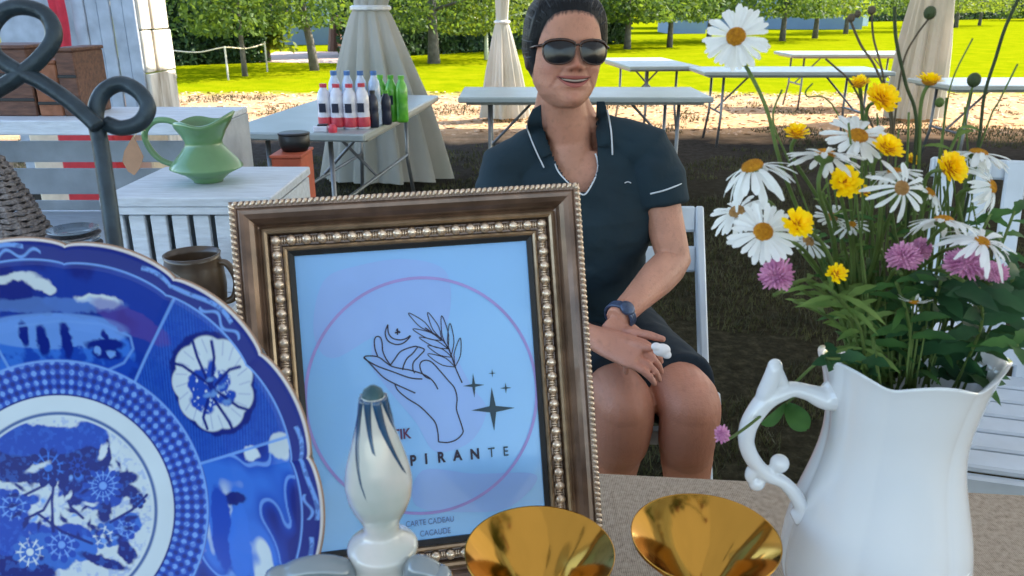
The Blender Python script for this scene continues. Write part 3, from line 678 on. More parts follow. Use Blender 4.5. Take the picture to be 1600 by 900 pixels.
# brown jug
def brown_jug():
    Y = cYf - .16; c = PY(300, 400, Y); zt = PY(300, 396, Y).z; r = (PY(346, 400, Y).x - PY(257, 400, Y).x) / 2; h = zt - TZ
    t = thing('brown_jug', 'dark brown stoneware jug with a loop handle in front of the white crate', 'jug', (c.x, Y, TZ))
    o = MB().lathe([(.0001, 0), (r * .8, 0), (r * .98, h * .2), (r * 1.05, h * .5), (r, h * .8), (r * .93, h * .93), (r * .97, h), (r * .9, h), (r * .86, h * .9), (r * .9, h * .5), (r * .7, .01), (.0001, .01)], (c.x, Y, TZ), 40).build('body', M['brown_glaze'], t, smooth=True)
    pts = bez([Vector((c.x + r * .85, Y, TZ + h * .86)), Vector((c.x + r * 1.2, Y, TZ + h * .84)), Vector((c.x + r * 1.45, Y, TZ + h * .6)), Vector((c.x + r * 1.3, Y, TZ + h * .32)), Vector((c.x + r * .95, Y, TZ + h * .25))], 6)
    MB().tube(pts, .0085, 10).build('handle', M['brown_glaze'], t, smooth=True)
brown_jug()

# ------------------------------------------------------------------ front table with burlap cloth
def front_table():
    e0 = PZ(937, 737, .74); e1 = PZ(1600, 771, .74); d = (e1 - e0).normalized(); n = Vector((-d.y, d.x, 0)); rot = math.atan2(d.y, d.x)
    L_, D_ = 2.3, .78; c = e0 + d * .05 - n * (D_ / 2); c.z = 0; R = rotz(rot)
    at = lambda x, y, z: c + R @ Vector((x, y, 0)) + Vector((0, 0, z))
    t = thing('front_table', 'table in the foreground carrying the plate, the framed sign and the flower pitcher', 'table', c)
    MB().bbox(at(0, 0, .713), (L_ - .01, D_ - .01, .04), R).build('tabletop', M['brown_wood'], t)
    for sx in (-1, 1):
        for sy in (-1, 1): MB().tube([at(sx * (L_ / 2 - .15), sy * (D_ / 2 - .1), 0), at(sx * (L_ / 2 - .15), sy * (D_ / 2 - .1), .69)], .018, 10).build('leg', M['steel'], t)
    m = bpy.data.materials.new('burlap'); m.use_nodes = True; N = m.node_tree.nodes; Lk = m.node_tree.links; p = N['Principled BSDF']; p.inputs['Roughness'].default_value = .9; p.inputs['Specular IOR Level'].default_value = .15
    tc = N.new('ShaderNodeTexCoord')
    def wave(dirn, sc):
        w = N.new('ShaderNodeTexWave'); w.bands_direction = dirn; w.inputs['Scale'].default_value = sc; w.inputs['Distortion'].default_value = 1.6; w.inputs['Detail'].default_value = 3; w.inputs['Detail Scale'].default_value = 3; Lk.new(tc.outputs['Object'], w.inputs['Vector']); return w.outputs['Fac']
    a = N.new('ShaderNodeMath'); a.operation = 'ADD'; Lk.new(wave('X', 130), a.inputs[0]); Lk.new(wave('Y', 130), a.inputs[1])
    nz = N.new('ShaderNodeTexNoise'); nz.inputs['Scale'].default_value = 150; nz.inputs['Detail'].default_value = 3; Lk.new(tc.outputs['Object'], nz.inputs['Vector'])
    b = N.new('ShaderNodeMath'); b.operation = 'MULTIPLY_ADD'; Lk.new(a.outputs[0], b.inputs[0]); b.inputs[1].default_value = .34; Lk.new(nz.outputs['Fac'], b.inputs[2])
    r = N.new('ShaderNodeValToRGB'); r.color_ramp.elements[0].position = .45; r.color_ramp.elements[1].position = .95
    r.color_ramp.elements[0].color = srgb(116, 102, 88); r.color_ramp.elements[1].color = srgb(182, 166, 148); Lk.new(b.outputs[0], r.inputs[0]); Lk.new(r.outputs[0], p.inputs['Base Color'])
    bp = N.new('ShaderNodeBump'); bp.inputs['Strength'].default_value = .6; bp.inputs['Distance'].default_value = .001; Lk.new(a.outputs[0], bp.inputs['Height']); Lk.new(bp.outputs[0], p.inputs['Normal'])
    # cloth: rounded over the edges, slightly wavy
    nx, prof = 120, [(-D_ / 2 - .015, .50), (-D_ / 2 - .012, .70), (-D_ / 2, .738), (-D_ / 2 + .01, .74), (-.2, .74), (0, .74), (.2, .74), (D_ / 2 - .008, .74), (D_ / 2 - .001, .7375), (D_ / 2 + .004, .731), (D_ / 2 + .008, .69), (D_ / 2 + .012, .60), (D_ / 2 + .02, .48)]
    vs = []; fs = []
    for i in range(nx + 1):
        x = -L_ / 2 + L_ * i / nx
        for (y, z) in prof:
            wv = .012 * math.sin(x * 17) * max(0, (.735 - z) * 5); vs.append(at(x, y + (wv if y > 0 else -wv), z))
    k = len(prof)
    for i in range(nx):
        for j in range(k - 1): fs.append((i * k + j, (i + 1) * k + j, (i + 1) * k + j + 1, i * k + j + 1))
    mb = MB(); mb.add(vs, fs); o = mb.build('tablecloth', m, smooth=True, origin=c); tag(o, 'grey-brown burlap cloth covering the foreground table', 'tablecloth')
front_table()

# ------------------------------------------------------------------ framed sign
SGN = .924
qx = np.array([-0.10398826, 0.84597182, 0.91840739 - HC]) * SGN
SC = Vector((qx[0], qx[1], qx[2] + HC))
SR = (Matrix.Rotation(.17126738, 3, 'Z') @ Matrix.Rotation(-.01883584, 3, 'Y') @ Matrix.Rotation(-.31557124, 3, 'X'))
IW, IH = .272 * SGN, .346 * SGN
SN = SR @ Vector((0, -1, 0))
def sl(px, py):                      # photo point -> local x,z on the sign's plane
    r = ray(px, py); o = Vector((0, 0, HC)); t = (SC - o).dot(SN) / r.dot(SN); P = SR.transposed() @ (o + r * t - SC); return P.x, P.z
def sw(x, z, y=0.0): return SC + SR @ Vector((x, y, z))
def sign():
    t = thing('framed_sign', 'ornate bronze frame with a pale blue sign of a drawn hand, moon and sparkles', 'framed sign', (SC.x, SC.y, .74))
    def ringprof(prof, name, m, smooth=False):
        # prof: (offset outward from opening, height toward viewer)
        mb = MB(); vs = []; fs = []; k = len(prof)
        for (o, y) in prof:
            hx, hz = IW / 2 + o, IH / 2 + o
            vs += [sw(-hx, hz, -y), sw(hx, hz, -y), sw(hx, -hz, -y), sw(-hx, -hz, -y)]
        for i in range(k - 1):
            for j in range(4): fs.append((i * 4 + j, i * 4 + (j + 1) % 4, (i + 1) * 4 + (j + 1) % 4, (i + 1) * 4 + j))
        mb.add(vs, fs); o = mb.build(name, m, t)
        return o
    ringprof([(-.001, -.002), (-.001, .003), (.004, .005), (.0045, .005)], 'inner_lip', M['frame_black'])
    ringprof([(.0045, .004), (.005, .009), (.007, .0105), (.009, .009), (.0095, .006)], 'inner_moulding', M['frame_gold'])
    ringprof([(.0093, .0065), (.0105, .005), (.021, .006), (.0225, .010)], 'bead_channel', M['frame_dark'])
    ringprof([(.0225, .009), (.0235, .013), (.026, .0145), (.0285, .013), (.030, .010)], 'gold_step', M['frame_gold'])
    ringprof([(.0298, .0102), (.032, .012), (.035, .017), (.039, .0215), (.044, .024), (.0478, .0245), (.0500, .0235)], 'dark_moulding', M['frame_dark'])
    ringprof([(.0500, .0235), (.0505, .025), (.0545, .0255), (.0575, .023), (.058, .004), (.056, -.004), (.02, -.006), (-.004, -.006)], 'outer_moulding', M['frame_dark'])
    # beads and spacers in the channel
    def walk(off):
        hx, hz = IW / 2 + off, IH / 2 + off; per = [(-hx, hz, hx, hz), (hx, hz, hx, -hz), (hx, -hz, -hx, -hz), (-hx, -hz, -hx, hz)]; return per
    src = None; spm = MB()
    for (x0, z0, x1, z1) in walk(.0158):
        Ln = math.hypot(x1 - x0, z1 - z0); n = int(Ln / .0152); ux, uz = (x1 - x0) / Ln, (z1 - z0) / Ln
        for i in range(n):
            s = (i + .0) / n; px_, pz_ = x0 + (x1 - x0) * s, z0 + (z1 - z0) * s; P = sw(px_, pz_, -.0085)
            if src is None:
                mb = MB(); mb.ball((0, 0, 0), (.0059, .0048, .0059), 10, 6); src = mb.build('bead', M['frame_bead'], smooth=True).data; bpy.data.objects.remove(bpy.data.objects['bead'])
            o = mkobj('bead', src, None, loc=P); par(o, t)
            a = SR @ Vector((ux, 0, uz)); b = SR @ Vector((-uz, 0, ux))
            for k in (-.0013, .0013):
                Q = sw(x0 + (x1 - x0) * (s + .5 / n), z0 + (z1 - z0) * (s + .5 / n), -.0075) + a * k
                spm.tube([Q - b * .0038, Q + b * .0038], .0012, 6)
            Q = sw(x0 + (x1 - x0) * (s + .25 / n), z0 + (z1 - z0) * (s + .25 / n), -.0075)
            spm.ball(Q, .0014, 6, 4); Q = sw(x0 + (x1 - x0) * (s + .75 / n), z0 + (z1 - z0) * (s + .75 / n), -.0075); spm.ball(Q, .0014, 6, 4)
    spm.build('bead_spacers', M['frame_bead'], t, smooth=True, kind='stuff')
    rope = MB()
    for (x0, z0, x1, z1) in walk(.0545):
        Ln = math.hypot(x1 - x0, z1 - z0); n = int(Ln / .0058); ux, uz = (x1 - x0) / Ln, (z1 - z0) / Ln
        a = SR @ Vector((ux, 0, uz)); b = SR @ Vector((-uz, 0, ux)); nn = SR @ Vector((0, -1, 0))
        for i in range(n):
            s = (i + .5) / n; P = sw(x0 + (x1 - x0) * s, z0 + (z1 - z0) * s, -.0245); dr = (a * .75 + b).normalized()
            Rm = Matrix((dr, nn.cross(dr), nn)).transposed(); rope.ball(P, (.0040, .0024, .0026), 7, 5, Rm)
    rope.build('rope_edge', M['frame_bead'], t, smooth=True, kind='stuff')
    # backing, easel back
    mb = MB(); mb.box(SC + SR @ Vector((0, .006, 0)), (IW + .06, .006, IH + .06), SR); mb.build('backing', M['brown_wood'], t)
    fp = SC + SR @ Vector((0, .01, .06)); mb = MB(); mb.box((fp + Vector((fp.x, fp.y + .12, .745))) / 2, (.06, .004, (fp - Vector((fp.x, fp.y + .12, .745))).length), Matrix.Rotation(.42, 3, 'X')); mb.build('stand', M['brown_wood'], t)
    # paper
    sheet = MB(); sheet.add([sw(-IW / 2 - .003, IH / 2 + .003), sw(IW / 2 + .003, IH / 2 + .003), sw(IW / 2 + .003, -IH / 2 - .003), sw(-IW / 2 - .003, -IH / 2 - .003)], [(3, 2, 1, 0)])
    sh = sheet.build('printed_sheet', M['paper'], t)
    def ribbon(pts, w, mb, y=-.0012, closed=False, taper=False):
        L_ = [Vector((p[0], 0, p[1])) for p in pts]; k = len(L_); vs = []; fs = []
        for i in range(k):
            tt = (L_[(i + 1) % k] - L_[i - 1]) if closed else (L_[min(i + 1, k - 1)] - L_[max(i - 1, 0)])
            tt = tt.normalized() if tt.length > 0 else Vector((1, 0, 0)); nn = Vector((-tt.z, 0, tt.x)); ww = w / 2
            for s in (-1, 1): q = L_[i] + nn * ww * s; vs.append(sw(q.x, q.z, y))
        for i in range(k if closed else k - 1):
            j = (i + 1) % k; fs.append((i * 2, i * 2 + 1, j * 2 + 1, j * 2))
        mb.add(vs, fs)
    def stroke(pp, mb, w=.00135, closed=False, y=-.0012, n=6):
        q = bez([Vector((x, y_, 0)) for x, y_ in pp], n, closed); ribbon([sl(v.x, v.y) for v in q], w, mb, y, closed)
    # tinted blush shapes under the drawing
    mb = MB()
    def blob(pp, y):
        q = bez([Vector((x, y_, 0)) for x, y_ in pp], 6, True); v = [sl(a.x, a.y) for a in q]; mb.add([sw(a, b, y) for a, b in v], [tuple(range(len(v)))])
    blob([(600, 480), (640, 470), (690, 520), (735, 600), (760, 640), (735, 690), (680, 705), (650, 660), (600, 600), (580, 560)], -.0004)
    blob([(505, 440), (560, 415), (640, 405), (700, 430), (690, 520), (600, 520), (520, 560), (490, 520)], -.0003)
    blob([(660, 735), (740, 740), (838, 742), (800, 790), (740, 800), (650, 790)], -.0005)
    mb.build('blush_print', M['blush'], sh)
    # ring: circle in the sign's own plane
    cxy = [sl(656, 434), sl(656, 803), sl(476, 610), sl(838, 605)]
    cx, cz = (cxy[2][0] + cxy[3][0]) / 2, (cxy[0][1] + cxy[1][1]) / 2; rr = (cxy[3][0] - cxy[2][0]) / 2; rz = (cxy[0][1] - cxy[1][1]) / 2
    mb = MB(); ribbon([(cx + rr * math.cos(a * PI / 60), cz + rz * math.sin(a * PI / 60)) for a in range(120)], .0032, mb, -.0008, True); mb.build('ring_print', M['ring_print'], sh)
    mb = MB()
    S_ = lambda pp, **k: stroke(pp, mb, **k)
    # hand
    S_([(660, 592), (640, 590), (612, 580), (590, 572), (572, 562), (569, 558), (575, 556), (592, 558), (612, 572), (640, 578), (660, 584), (672, 591), (680, 600), (684, 608)])
    S_([(569, 558), (585, 575), (600, 590), (620, 601), (638, 609), (649, 614)])
    S_([(617, 600), (622, 610), (636, 622), (655, 634), (670, 648), (680, 660), (684, 675), (685, 690)])
    S_([(685, 690), (700, 691), (714, 686), (723, 676), (722, 667), (717, 652), (713, 638), (714, 622), (710, 606), (700, 594), (688, 580), (676, 567), (668, 563), (660, 564), (656, 570), (658, 580), (664, 588), (672, 592)])
    S_([(590, 556), (586, 545), (585, 532), (588, 526), (594, 527), (597, 535), (598, 548), (603, 560), (610, 570)])
    S_([(610, 570), (616, 562), (625, 550), (637, 544), (650, 541), (652, 544)])
    S_([(651, 544), (645, 552), (636, 560), (631, 570), (629, 578)])
    S_([(650, 541), (663, 546), (655, 556), (646, 566), (645, 576), (648, 583)])
    # plume of leaves
    S_([(722, 598), (716, 585), (711, 573), (705, 555), (698, 540), (688, 528), (676, 520), (664, 512)])
    for (b, tip, wd) in [((700, 545), (690, 493), 5), ((705, 555), (703, 505), 5), ((711, 573), (719, 528), 5), ((690, 530), (668, 488), 5), ((676, 520), (638, 489), 5), ((690, 532), (645, 514), 5), ((700, 545), (655, 527), 5), ((706, 558), (668, 540), 5), ((711, 573), (668, 553), 6)]:
        b = Vector((b[0], b[1], 0)); tp = Vector((tip[0], tip[1], 0)); d = tp - b; nn = Vector((-d.y, d.x, 0)).normalized() * wd
        S_([b[:2], (b + d * .4 + nn)[:2], (b + d * .8 + nn * .6)[:2], tp[:2], (b + d * .8 - nn * .6)[:2], (b + d * .4 - nn)[:2], b[:2]], w=.0010, n=3)
    # crescent moon
    def fill(pp, m2, y=-.0011):
        v = [sl(a, b) for a, b in pp]; m2.add([sw(a, b, y) for a, b in v], [tuple(range(len(v)))])
    S_([(606, 507), (602, 520), (606, 532), (618, 538), (630, 536), (640, 527), (641, 524)]); S_([(606, 507), (607, 520), (613, 528), (624, 531), (634, 529), (641, 524)])
    S_([(619, 515), (625, 520)], w=.0018); S_([(617, 520), (625, 518)], w=.0018); S_([(621, 513), (621, 523)], w=.0015)
    mb.build('hand_drawing', M['ink'], sh)
    mb = MB()
    def star(x, y, a, b):
        pts = []
        for k in range(8):
            an = k * PI / 4 - .06; r = (a if k % 4 == 0 else b) if k % 2 == 0 else min(a, b) * .2; pts.append((x + r * math.cos(an), y + r * math.sin(an)))
        for k in range(8):
            p0, p1 = pts[k], pts[(k + 1) % 8]; fill([(x, y), p0, p1], mb)
    star(770, 639, 34, 34); star(740, 602, 17, 19); star(769, 583, 6, 7); star(790, 606, 9, 9)
    mb.build('sparkle_print', M['ink_star'], sh)
    # lettering
    def text(s, px, py, hpx, m, w=1.0, bold=0, name='lettering', angle=0, spread=1.0):
        cu = bpy.data.curves.new(name, 'FONT'); cu.body = s; cu.align_x = 'LEFT'; a = sl(px, py); a2 = sl(px, py - hpx); hgt = math.hypot(a2[0] - a[0], a2[1] - a[1])
        cu.size = hgt / .70; cu.offset = bold; cu.extrude = .0001; cu.space_character = spread
        o = bpy.data.objects.new(name, cu); link(o); bpy.context.view_layer.update(); me = bpy.data.meshes.new_from_object(o.evaluated_get(bpy.context.evaluated_depsgraph_get())); bpy.data.objects.remove(o); me.materials.clear(); me.materials.append(m); o = bpy.data.objects.new(name, me); link(o)
        R = SR @ Matrix.Rotation(math.radians(90), 3, 'X') @ Matrix.Rotation(angle, 3, 'Z')
        o.rotation_euler = R.to_euler(); o.location = sw(a[0], a[1], -.0016); o.scale = (w, 1, 1); par(o, sh)
    for ch, x, y, big in [('I', 561, 736, 1), ('N', 582, 734, 1), ('S', 609, 731, 1), ('P', 641, 727, 1), ('I', 664, 724, 1), ('R', 684, 722, 1), ('A', 709, 719, 1), ('N', 735, 717, 1), ('T', 763, 714, 0), ('E', 786, 712, 0)]:
        text(ch, x, y, 15.5 if big else 14.5, M['ink'] if big else M['ink_star'], .85, .0006 if big else .0001)
    text('BOUTIK', 574, 691, 16, M['ink_plum'], .82, .0003)
    text('CARTE CADEAU', 634, 823, 9, M['ink_pale'], .8, 0, 'small_lettering'); text('CACAUDE', 656, 838, 9, M['ink_pale'], .8, 0, 'small_lettering')
sign()

# ------------------------------------------------------------------ blue plate on its iron stand
PDEP = .58; PCX, PCY = 55., 816.
Cx = Vector((1, 0, 0)); Cy = Vector((0, math.sin(PITCH), math.cos(PITCH))); Cz = Vector((0, math.cos(PITCH), -math.sin(PITCH)))
def plate():
    u = PDEP / F; c = PD(PCX, PCY, PDEP); nr, na = 300, 1300
    rad = np.concatenate([np.linspace(.5, 430, nr - 14), np.linspace(431.5, 442, 14)]); th = np.linspace(0, 2 * PI, na, endpoint=False)
    Rr, Th = np.meshgrid(rad, th, indexing='ij')
    scal = 1 + (.028 * (np.abs(np.sin((np.degrees(Th) - 13) * PI / 24 )) ** .55) - .012) * np.clip((Rr - 250) / 190, 0, 1) ** 2
    R2 = Rr * scal; X = R2 * np.cos(Th); Yp = R2 * np.sin(Th)
    prof = np.interp(Rr, [0, 200, 250, 300, 400, 430, 438, 442], [0, 0, 6, 22, 46, 50, 50, 46])
    Dp = -prof * u + .03
    Vw = np.array(c)[None, None] + X[..., None] * u * np.array(Cx) + Yp[..., None] * u * np.array(Cy) + Dp[..., None] * np.array(Cz)
    # pattern in plate pixels, a = right, b = up
    a = X; b = Yp; r = Rr; deg = np.degrees(Th)
    # warp so motifs have hand-drawn edges
    wa = (fbm(a / 14 + 300, b / 14 + 300, 1) - .5) * 12; wb = (fbm(a / 14 + 100, b / 14 + 200, 9) - .5) * 12
    A_, B_ = a + wa, b + wb
    L3 = lambda q: np.array(srgb(*q)[:3])
    deep, mid, lite, pale, white = L3((10, 30, 118)), L3((22, 66, 172)), L3((50, 108, 208)), L3((104, 150, 222)), L3((190, 206, 218))
    col = np.tile(mid, X.shape + (1,)).astype(float)
    def put(mask, c_): 
        mk = np.clip(mask, 0, 1)[..., None]; col[:] = col * (1 - mk) + np.array(c_) * mk
    sm = lambda v, e=1.5: np.clip(v / e + .5, 0, 1)
    def ell(x, y, rx, ry, rot=0, AA=None, BB=None):
        AA = A_ if AA is None else AA; BB = B_ if BB is None else BB
        c0, s0 = math.cos(rot), math.sin(rot); dx = AA - (x - PCX); dy = BB - (PCY - y); e = ((dx * c0 + dy * s0) / rx) ** 2 + ((-dx * s0 + dy * c0) / ry) ** 2
        return sm((1 - np.sqrt(e)) * min(rx, ry), 3)
    def ln(pts, w):
        d = np.full(X.shape, 1e9)
        for (x0, y0), (x1, y1) in zip(pts[:-1], pts[1:]):
            ax, ay, bx, by = x0 - PCX, PCY - y0, x1 - PCX, PCY - y1; vx, vy = bx - ax, by - ay
            t = np.clip(((a - ax) * vx + (b - ay) * vy) / (vx * vx + vy * vy + 1e-9), 0, 1); d = np.minimum(d, np.hypot(a - ax - t * vx, b - ay - t * vy))
        return sm(w / 2 - d, 2)
    N1 = fbm(a / 22 + 50, b / 22 + 50, 21); N2 = fbm(a / 7 + 50, b / 7 + 50, 31); N3 = fbm(a / 60 + 20, b / 60 + 70, 41)
    ph = (deg + 1) % 103.0                                # panels repeat round the rim
    P2 = ((deg % 90) > 18.5) & ((deg % 90) < 59)
    P1 = ((deg % 90) >= 59) | ((deg % 90) <= 18.5)
    # rim panels
    put((r > 247) * 1.0, mid)
    put(((r > 247) & P2) * sm(N2 * .6 + .4 * np.sin(a * 1.3) * .5 - .25, .5) * .55, lite * .85)
    put(((r > 247) & P2) * (.35 * (np.sin(a * 1.15) > .3)), deep)
    put(((r > 247) & P1) * 1.0, deep * 1.15)
    put(((r > 247) & P1) * sm(N3 - .5, .12) * .5, mid)
    # landscape arch near the top
    put(ell(60, 555, 128, 62, 0) * (r > 245), lite); put(ell(60, 520, 122, 30, 0, a, b) * (r > 245) * .8, pale)
    put(ell(70, 585, 130, 40, 0) * (r > 245) * sm(N1 - .45, .15), mid)
    for (x, y, rx, ry) in [(38, 535, 9, 28), (78, 535, 10, 30), (8, 525, 7, 22), (140, 540, 34, 9), (140, 556, 24, 12), (143, 525, 5, 9), (60, 580, 60, 8)]: put(ell(x, y, rx, ry) * (r > 245), deep * 1.2)
    put(ell(128, 553, 7, 8), pale); put(ell(150, 556, 7, 7), pale)
    put(ln([(0, 512), (70, 503), (140, 508), (185, 528), (188, 548), (168, 572), (130, 588)], 4) * .8, pale)
    # clouds
    for (x, y, rx, ry) in [(20, 432, 26, 8), (46, 442, 20, 9), (60, 452, 10, 9), (-15, 435, 22, 8), (135, 468, 30, 7), (150, 474, 26, 8), (118, 466, 16, 5)]: put(ell(x, y, rx, ry), white)
    put(ell(60, 478, 120, 12, 0) * .45, pale)
    put(ell(190, 505, 70, 20, -.5) * .5, L3((90, 66, 150)))
    # white floral medallion on the right
    for (x, y, rx, ry) in [(320, 604, 74, 86)]: put(ell(x, y, rx, ry, .25), deep)
    for k in range(9):
        an = k * 2 * PI / 9 + .35; put(ell(320 + 44 * math.cos(an), 604 - 52 * math.sin(an), 27, 30, an, a, b), white)
    put(ell(320, 604, 44, 50), white)
    for (x, y, rx, ry, ro) in [(305, 612, 26, 34, .4), (332, 600, 16, 20, -.6), (345, 625, 18, 12, .5), (300, 640, 24, 10, -.4), (318, 585, 8, 20, 0)]: put(ell(x, y, rx, ry, ro) * sm(N2 - .33, .12), mid)
    for pts in [[(316, 612), (296, 560), (290, 535)], [(318, 605), (325, 560), (322, 535)], [(322, 610), (270, 575), (250, 570)], [(325, 605), (350, 580), (368, 575)], [(325, 615), (362, 640), (380, 645)], [(318, 625), (345, 665), (352, 680)], [(312, 625), (300, 660), (306, 678)]]: put(ln(pts, 5), deep)
    for k in range(22):
        an = k * 2 * PI / 22; put(ln([(320 + 46 * math.cos(an), 604 - 52 * math.sin(an)), (320 + 64 * math.cos(an + .08), 604 - 74 * math.sin(an + .08))], 1.6) * .45, mid)
    for (x, y) in [(322, 618), (335, 606), (308, 622), (316, 596), (345, 632)]: put(ell(x, y, 8, 4, .5), pale * .8)
    # lower right panel: flowing white and blue
    P3 = ((deg < 18.5) | (deg > 318)) & (r > 250) & (r < 405)
    put(P3 * 1.0, deep * 1.1)
    F3 = fbm(a / 52 + 9 + b / 160, b / 120 + 3, 77, 2); put(P3 * sm(F3 - .47, .10), mid); put(P3 * sm(F3 - .56, .10), lite * .95); put(P3 * sm(.014 - np.abs(F3 - .52), .008) * .8, pale); put(P3 * sm(F3 - .68, .03), white * .95)
    put(ell(382, 716, 14, 12), white); put(ell(430, 700, 18, 22), white * .9); put(ell(350, 790, 22, 10), deep * .9); put(ell(330, 840, 20, 70, .15), mid); put(ell(362, 860, 20, 60, .05), lite)
    put(ell(250, 880, 55, 40, .6) * .55, L3((150, 140, 190)))
    # dividing lines
    for dg in (18.5, 59):
        for k in range(4):
            an = math.radians(dg + 90 * k); put(sm(2.2 - np.abs(-a * math.sin(an) + b * math.cos(an)), 2) * ((a * math.cos(an) + b * math.sin(an)) > 247) * (r < 408), pale)
    # outer border with scrolls
    put((r > 410) * 1.0, deep * 1.15)
    sc1 = np.abs(r - 424 - 8 * np.sin(np.radians(deg) * 15 + 1.0) * np.cos(np.radians(deg) * 7.5)); on = np.sin(np.radians(deg) * 7.5 + .4) > .1
    put(sm(3.4 - sc1, 2) * on * (.5 + .5 * (N2 > .42)), pale)
    sc2 = np.abs(r - 418 - 6 * np.sin(np.radians(deg) * 60)); put(sm(2.4 - sc2, 2) * (np.sin(np.radians(deg) * 7.5 + 1.6) > .75), pale)
    put(sm(1.6 - np.abs(r - 408), 1.6), pale)
    put(sm(r - 435.5, 2), L3((206, 204, 206))); put(sm(r - 439.5, 1.5), L3((150, 122, 104)))
    # speckled mosaic band, white ring
    band = (r < 247) * 1.0
    put(band, mid * 1.05); cell = np.sin(a / 4.6) * np.sin(b / 4.6); q1 = np.sin(Th * 46 + r / 5.2); q2 = np.sin(Th * 46 - r / 5.2); put(band * sm(q1 * q2 - .35, .35) * (.55 + .45 * (N2 > .45)), pale); put(band * sm(-q1 * q2 - .45, .3) * .8, deep)
    put(sm(1.8 - np.abs(r - 247), 1.8), pale)
    put(sm(190 - r, 2), white); put(sm(1.5 - np.abs(r - 191), 1.6), deep)
    put(sm(2.6 - np.abs(r - 160), 2.5), L3((60, 90, 150))); 
    inner = sm(154 - r, 2); put(inner, white * .96)
    # medallion flowers
    blobs = [(40, 740, 70, 30, .1, deep), (100, 725, 42, 40, .2, deep), (88, 765, 32, 42, -.2, deep * 1.1), (-20, 735, 60, 34, 0, deep), (20, 700, 90, 26, 0, mid), (110, 690, 30, 20, -.4, mid), (125, 790, 40, 24, .2, mid), (155, 765, 30, 12, .15, deep), (165, 785, 26, 12, -.1, deep), (150, 850, 32, 20, .2, lite * .9), (175, 838, 16, 22, -.4, lite * .9), (60, 870, 62, 32, 0, mid), (20, 885, 70, 34, 0, lite * .8), (95, 880, 26, 22, .2, lite * .9), (130, 820, 10, 18, 0, deep), (5, 800, 20, 8, .3, mid), (20, 845, 20, 8, -.3, mid), (165, 880, 12, 24, .5, deep), (130, 900, 40, 8, -.3, deep), (-40, 840, 50, 60, 0, mid), (-30, 920, 80, 30, 0, deep)]
    for (x, y, rx, ry, ro, c_) in blobs: put(inner * ell(x, y, rx, ry, ro), c_)
    put(inner * ell(88, 745, 7, 22, .1), lite); put(inner * sm(N2 - .60, .1) * .35, lite)
    def bloom(x, y, R0, n, c0, c1):
        dx, dy = a - (x - PCX), b - (PCY - y); rr = np.hypot(dx, dy) + .6 * wa * .3; an = np.arctan2(dy, dx); edge = R0 * (.72 + .28 * np.abs(np.cos(an * n / 2)))
        put(inner * sm(edge - rr, 2), c0); put(inner * sm(edge - rr, 2) * sm(np.abs(np.sin(an * n / 2)) - .93, .06) * (rr > R0 * .3), c1); put(inner * sm(1.4 - np.abs(rr - R0 * .55), 1.6) * .6, c1); put(inner * sm(R0 * .2 - rr, 2), c1)
    for q_ in [(38, 745, 34, 10, deep, lite), (128, 775, 32, 14, mid, pale), (165, 845, 22, 7, mid, pale), (128, 858, 22, 7, lite * .8, white), (60, 872, 30, 9, mid, pale), (8, 884, 30, 9, lite * .8, white), (86, 742, 20, 8, deep * .9, mid), (-20, 810, 30, 9, mid, pale), (185, 800, 14, 6, deep, lite)]: bloom(*q_)
    for k in range(14):
        an = k * .42; put(inner * ell(30 + 52 * math.cos(an), 800 + 40 * math.sin(an), 11, 3.4, -an), deep)
        put(inner * ell(140 + 42 * math.cos(an), 800 + 62 * math.sin(an), 9, 3, -an + .7), deep)
    for k in range(26):
        g = random.Random(k); x = g.uniform(-20, 190); y = g.uniform(680, 900); put(inner * ell(x, y, g.uniform(3, 7), g.uniform(2, 5), g.random() * 3), [pale, mid, deep][k % 3])
    for pts in [[(50, 740), (44, 800), (46, 850)], [(60, 770), (75, 810), (95, 828)], [(0, 790), (30, 775), (50, 760)], [(0, 830), (30, 815), (44, 790)], [(140, 835), (175, 815), (200, 790)], [(130, 750), (140, 730), (135, 700)], [(20, 820), (60, 850), (110, 870)]]: put(inner * ln(pts, 4.5), deep)
    for (x, y, rx, ry, ro) in [(128, 718, 7, 14, -.4), (148, 712, 6, 12, .3), (20, 745, 20, 5, .4), (70, 790, 10, 4, .9), (105, 805, 12, 4, 0), (0, 660, 14, 5, .2)]: put(inner * ell(x, y, rx, ry, ro), white)
    col *= (.94 + .12 * N3[..., None])
    V = Vw.reshape(-1, 3); idx = np.arange(nr * na).reshape(nr, na); n2 = np.roll(idx, -1, 1)
    Fq = np.stack([idx[:-1], n2[:-1], n2[1:], idx[1:]], -1).reshape(-1, 4)
    m = attrmat('plate_glaze', rough=.3, coat=.06, spec=.12)
    t = thing('blue_plate', 'large blue and white transfer-printed plate with a scalloped rim on an iron stand', 'plate', c)
    o = arr_mesh('plate_face', V, Fq, m, t, smooth=True, loc=None); setcol(o.data, col.reshape(-1, 3))
    # back of the plate
    mb = MB(); nb = 120; vs = []; fs = []
    ring = [(442, 46), (438, 40), (400, 34), (300, 10), (230, -8), (1, -8)]
    for (rr, hh) in ring:
        for j in range(nb):
            an = 2 * PI * j / nb; sc = 1 + (.028 * abs(math.sin((math.degrees(an) - 13) * PI / 24)) ** .55 - .012) * max(0, min(1, (rr - 250) / 190)) ** 2
            vs.append(c + (Cx * math.cos(an) + Cy * math.sin(an)) * rr * sc * u + Cz * (.03 - hh * u))
    for i in range(len(ring) - 1):
        for j in range(nb): fs.append((i * nb + j, (i + 1) * nb + j, (i + 1) * nb + (j + 1) % nb, i * nb + (j + 1) % nb))
    mb.add(vs, fs); mb.build('plate_back', M['porcelain'], t, smooth=True)
    # iron stand
    s = thing('plate_stand', 'black wrought iron plate stand with curled rods rising behind the blue plate', 'plate stand', (c.x, c.y, .74))
    D = PDEP + .062; rr = 12.5 * D / F
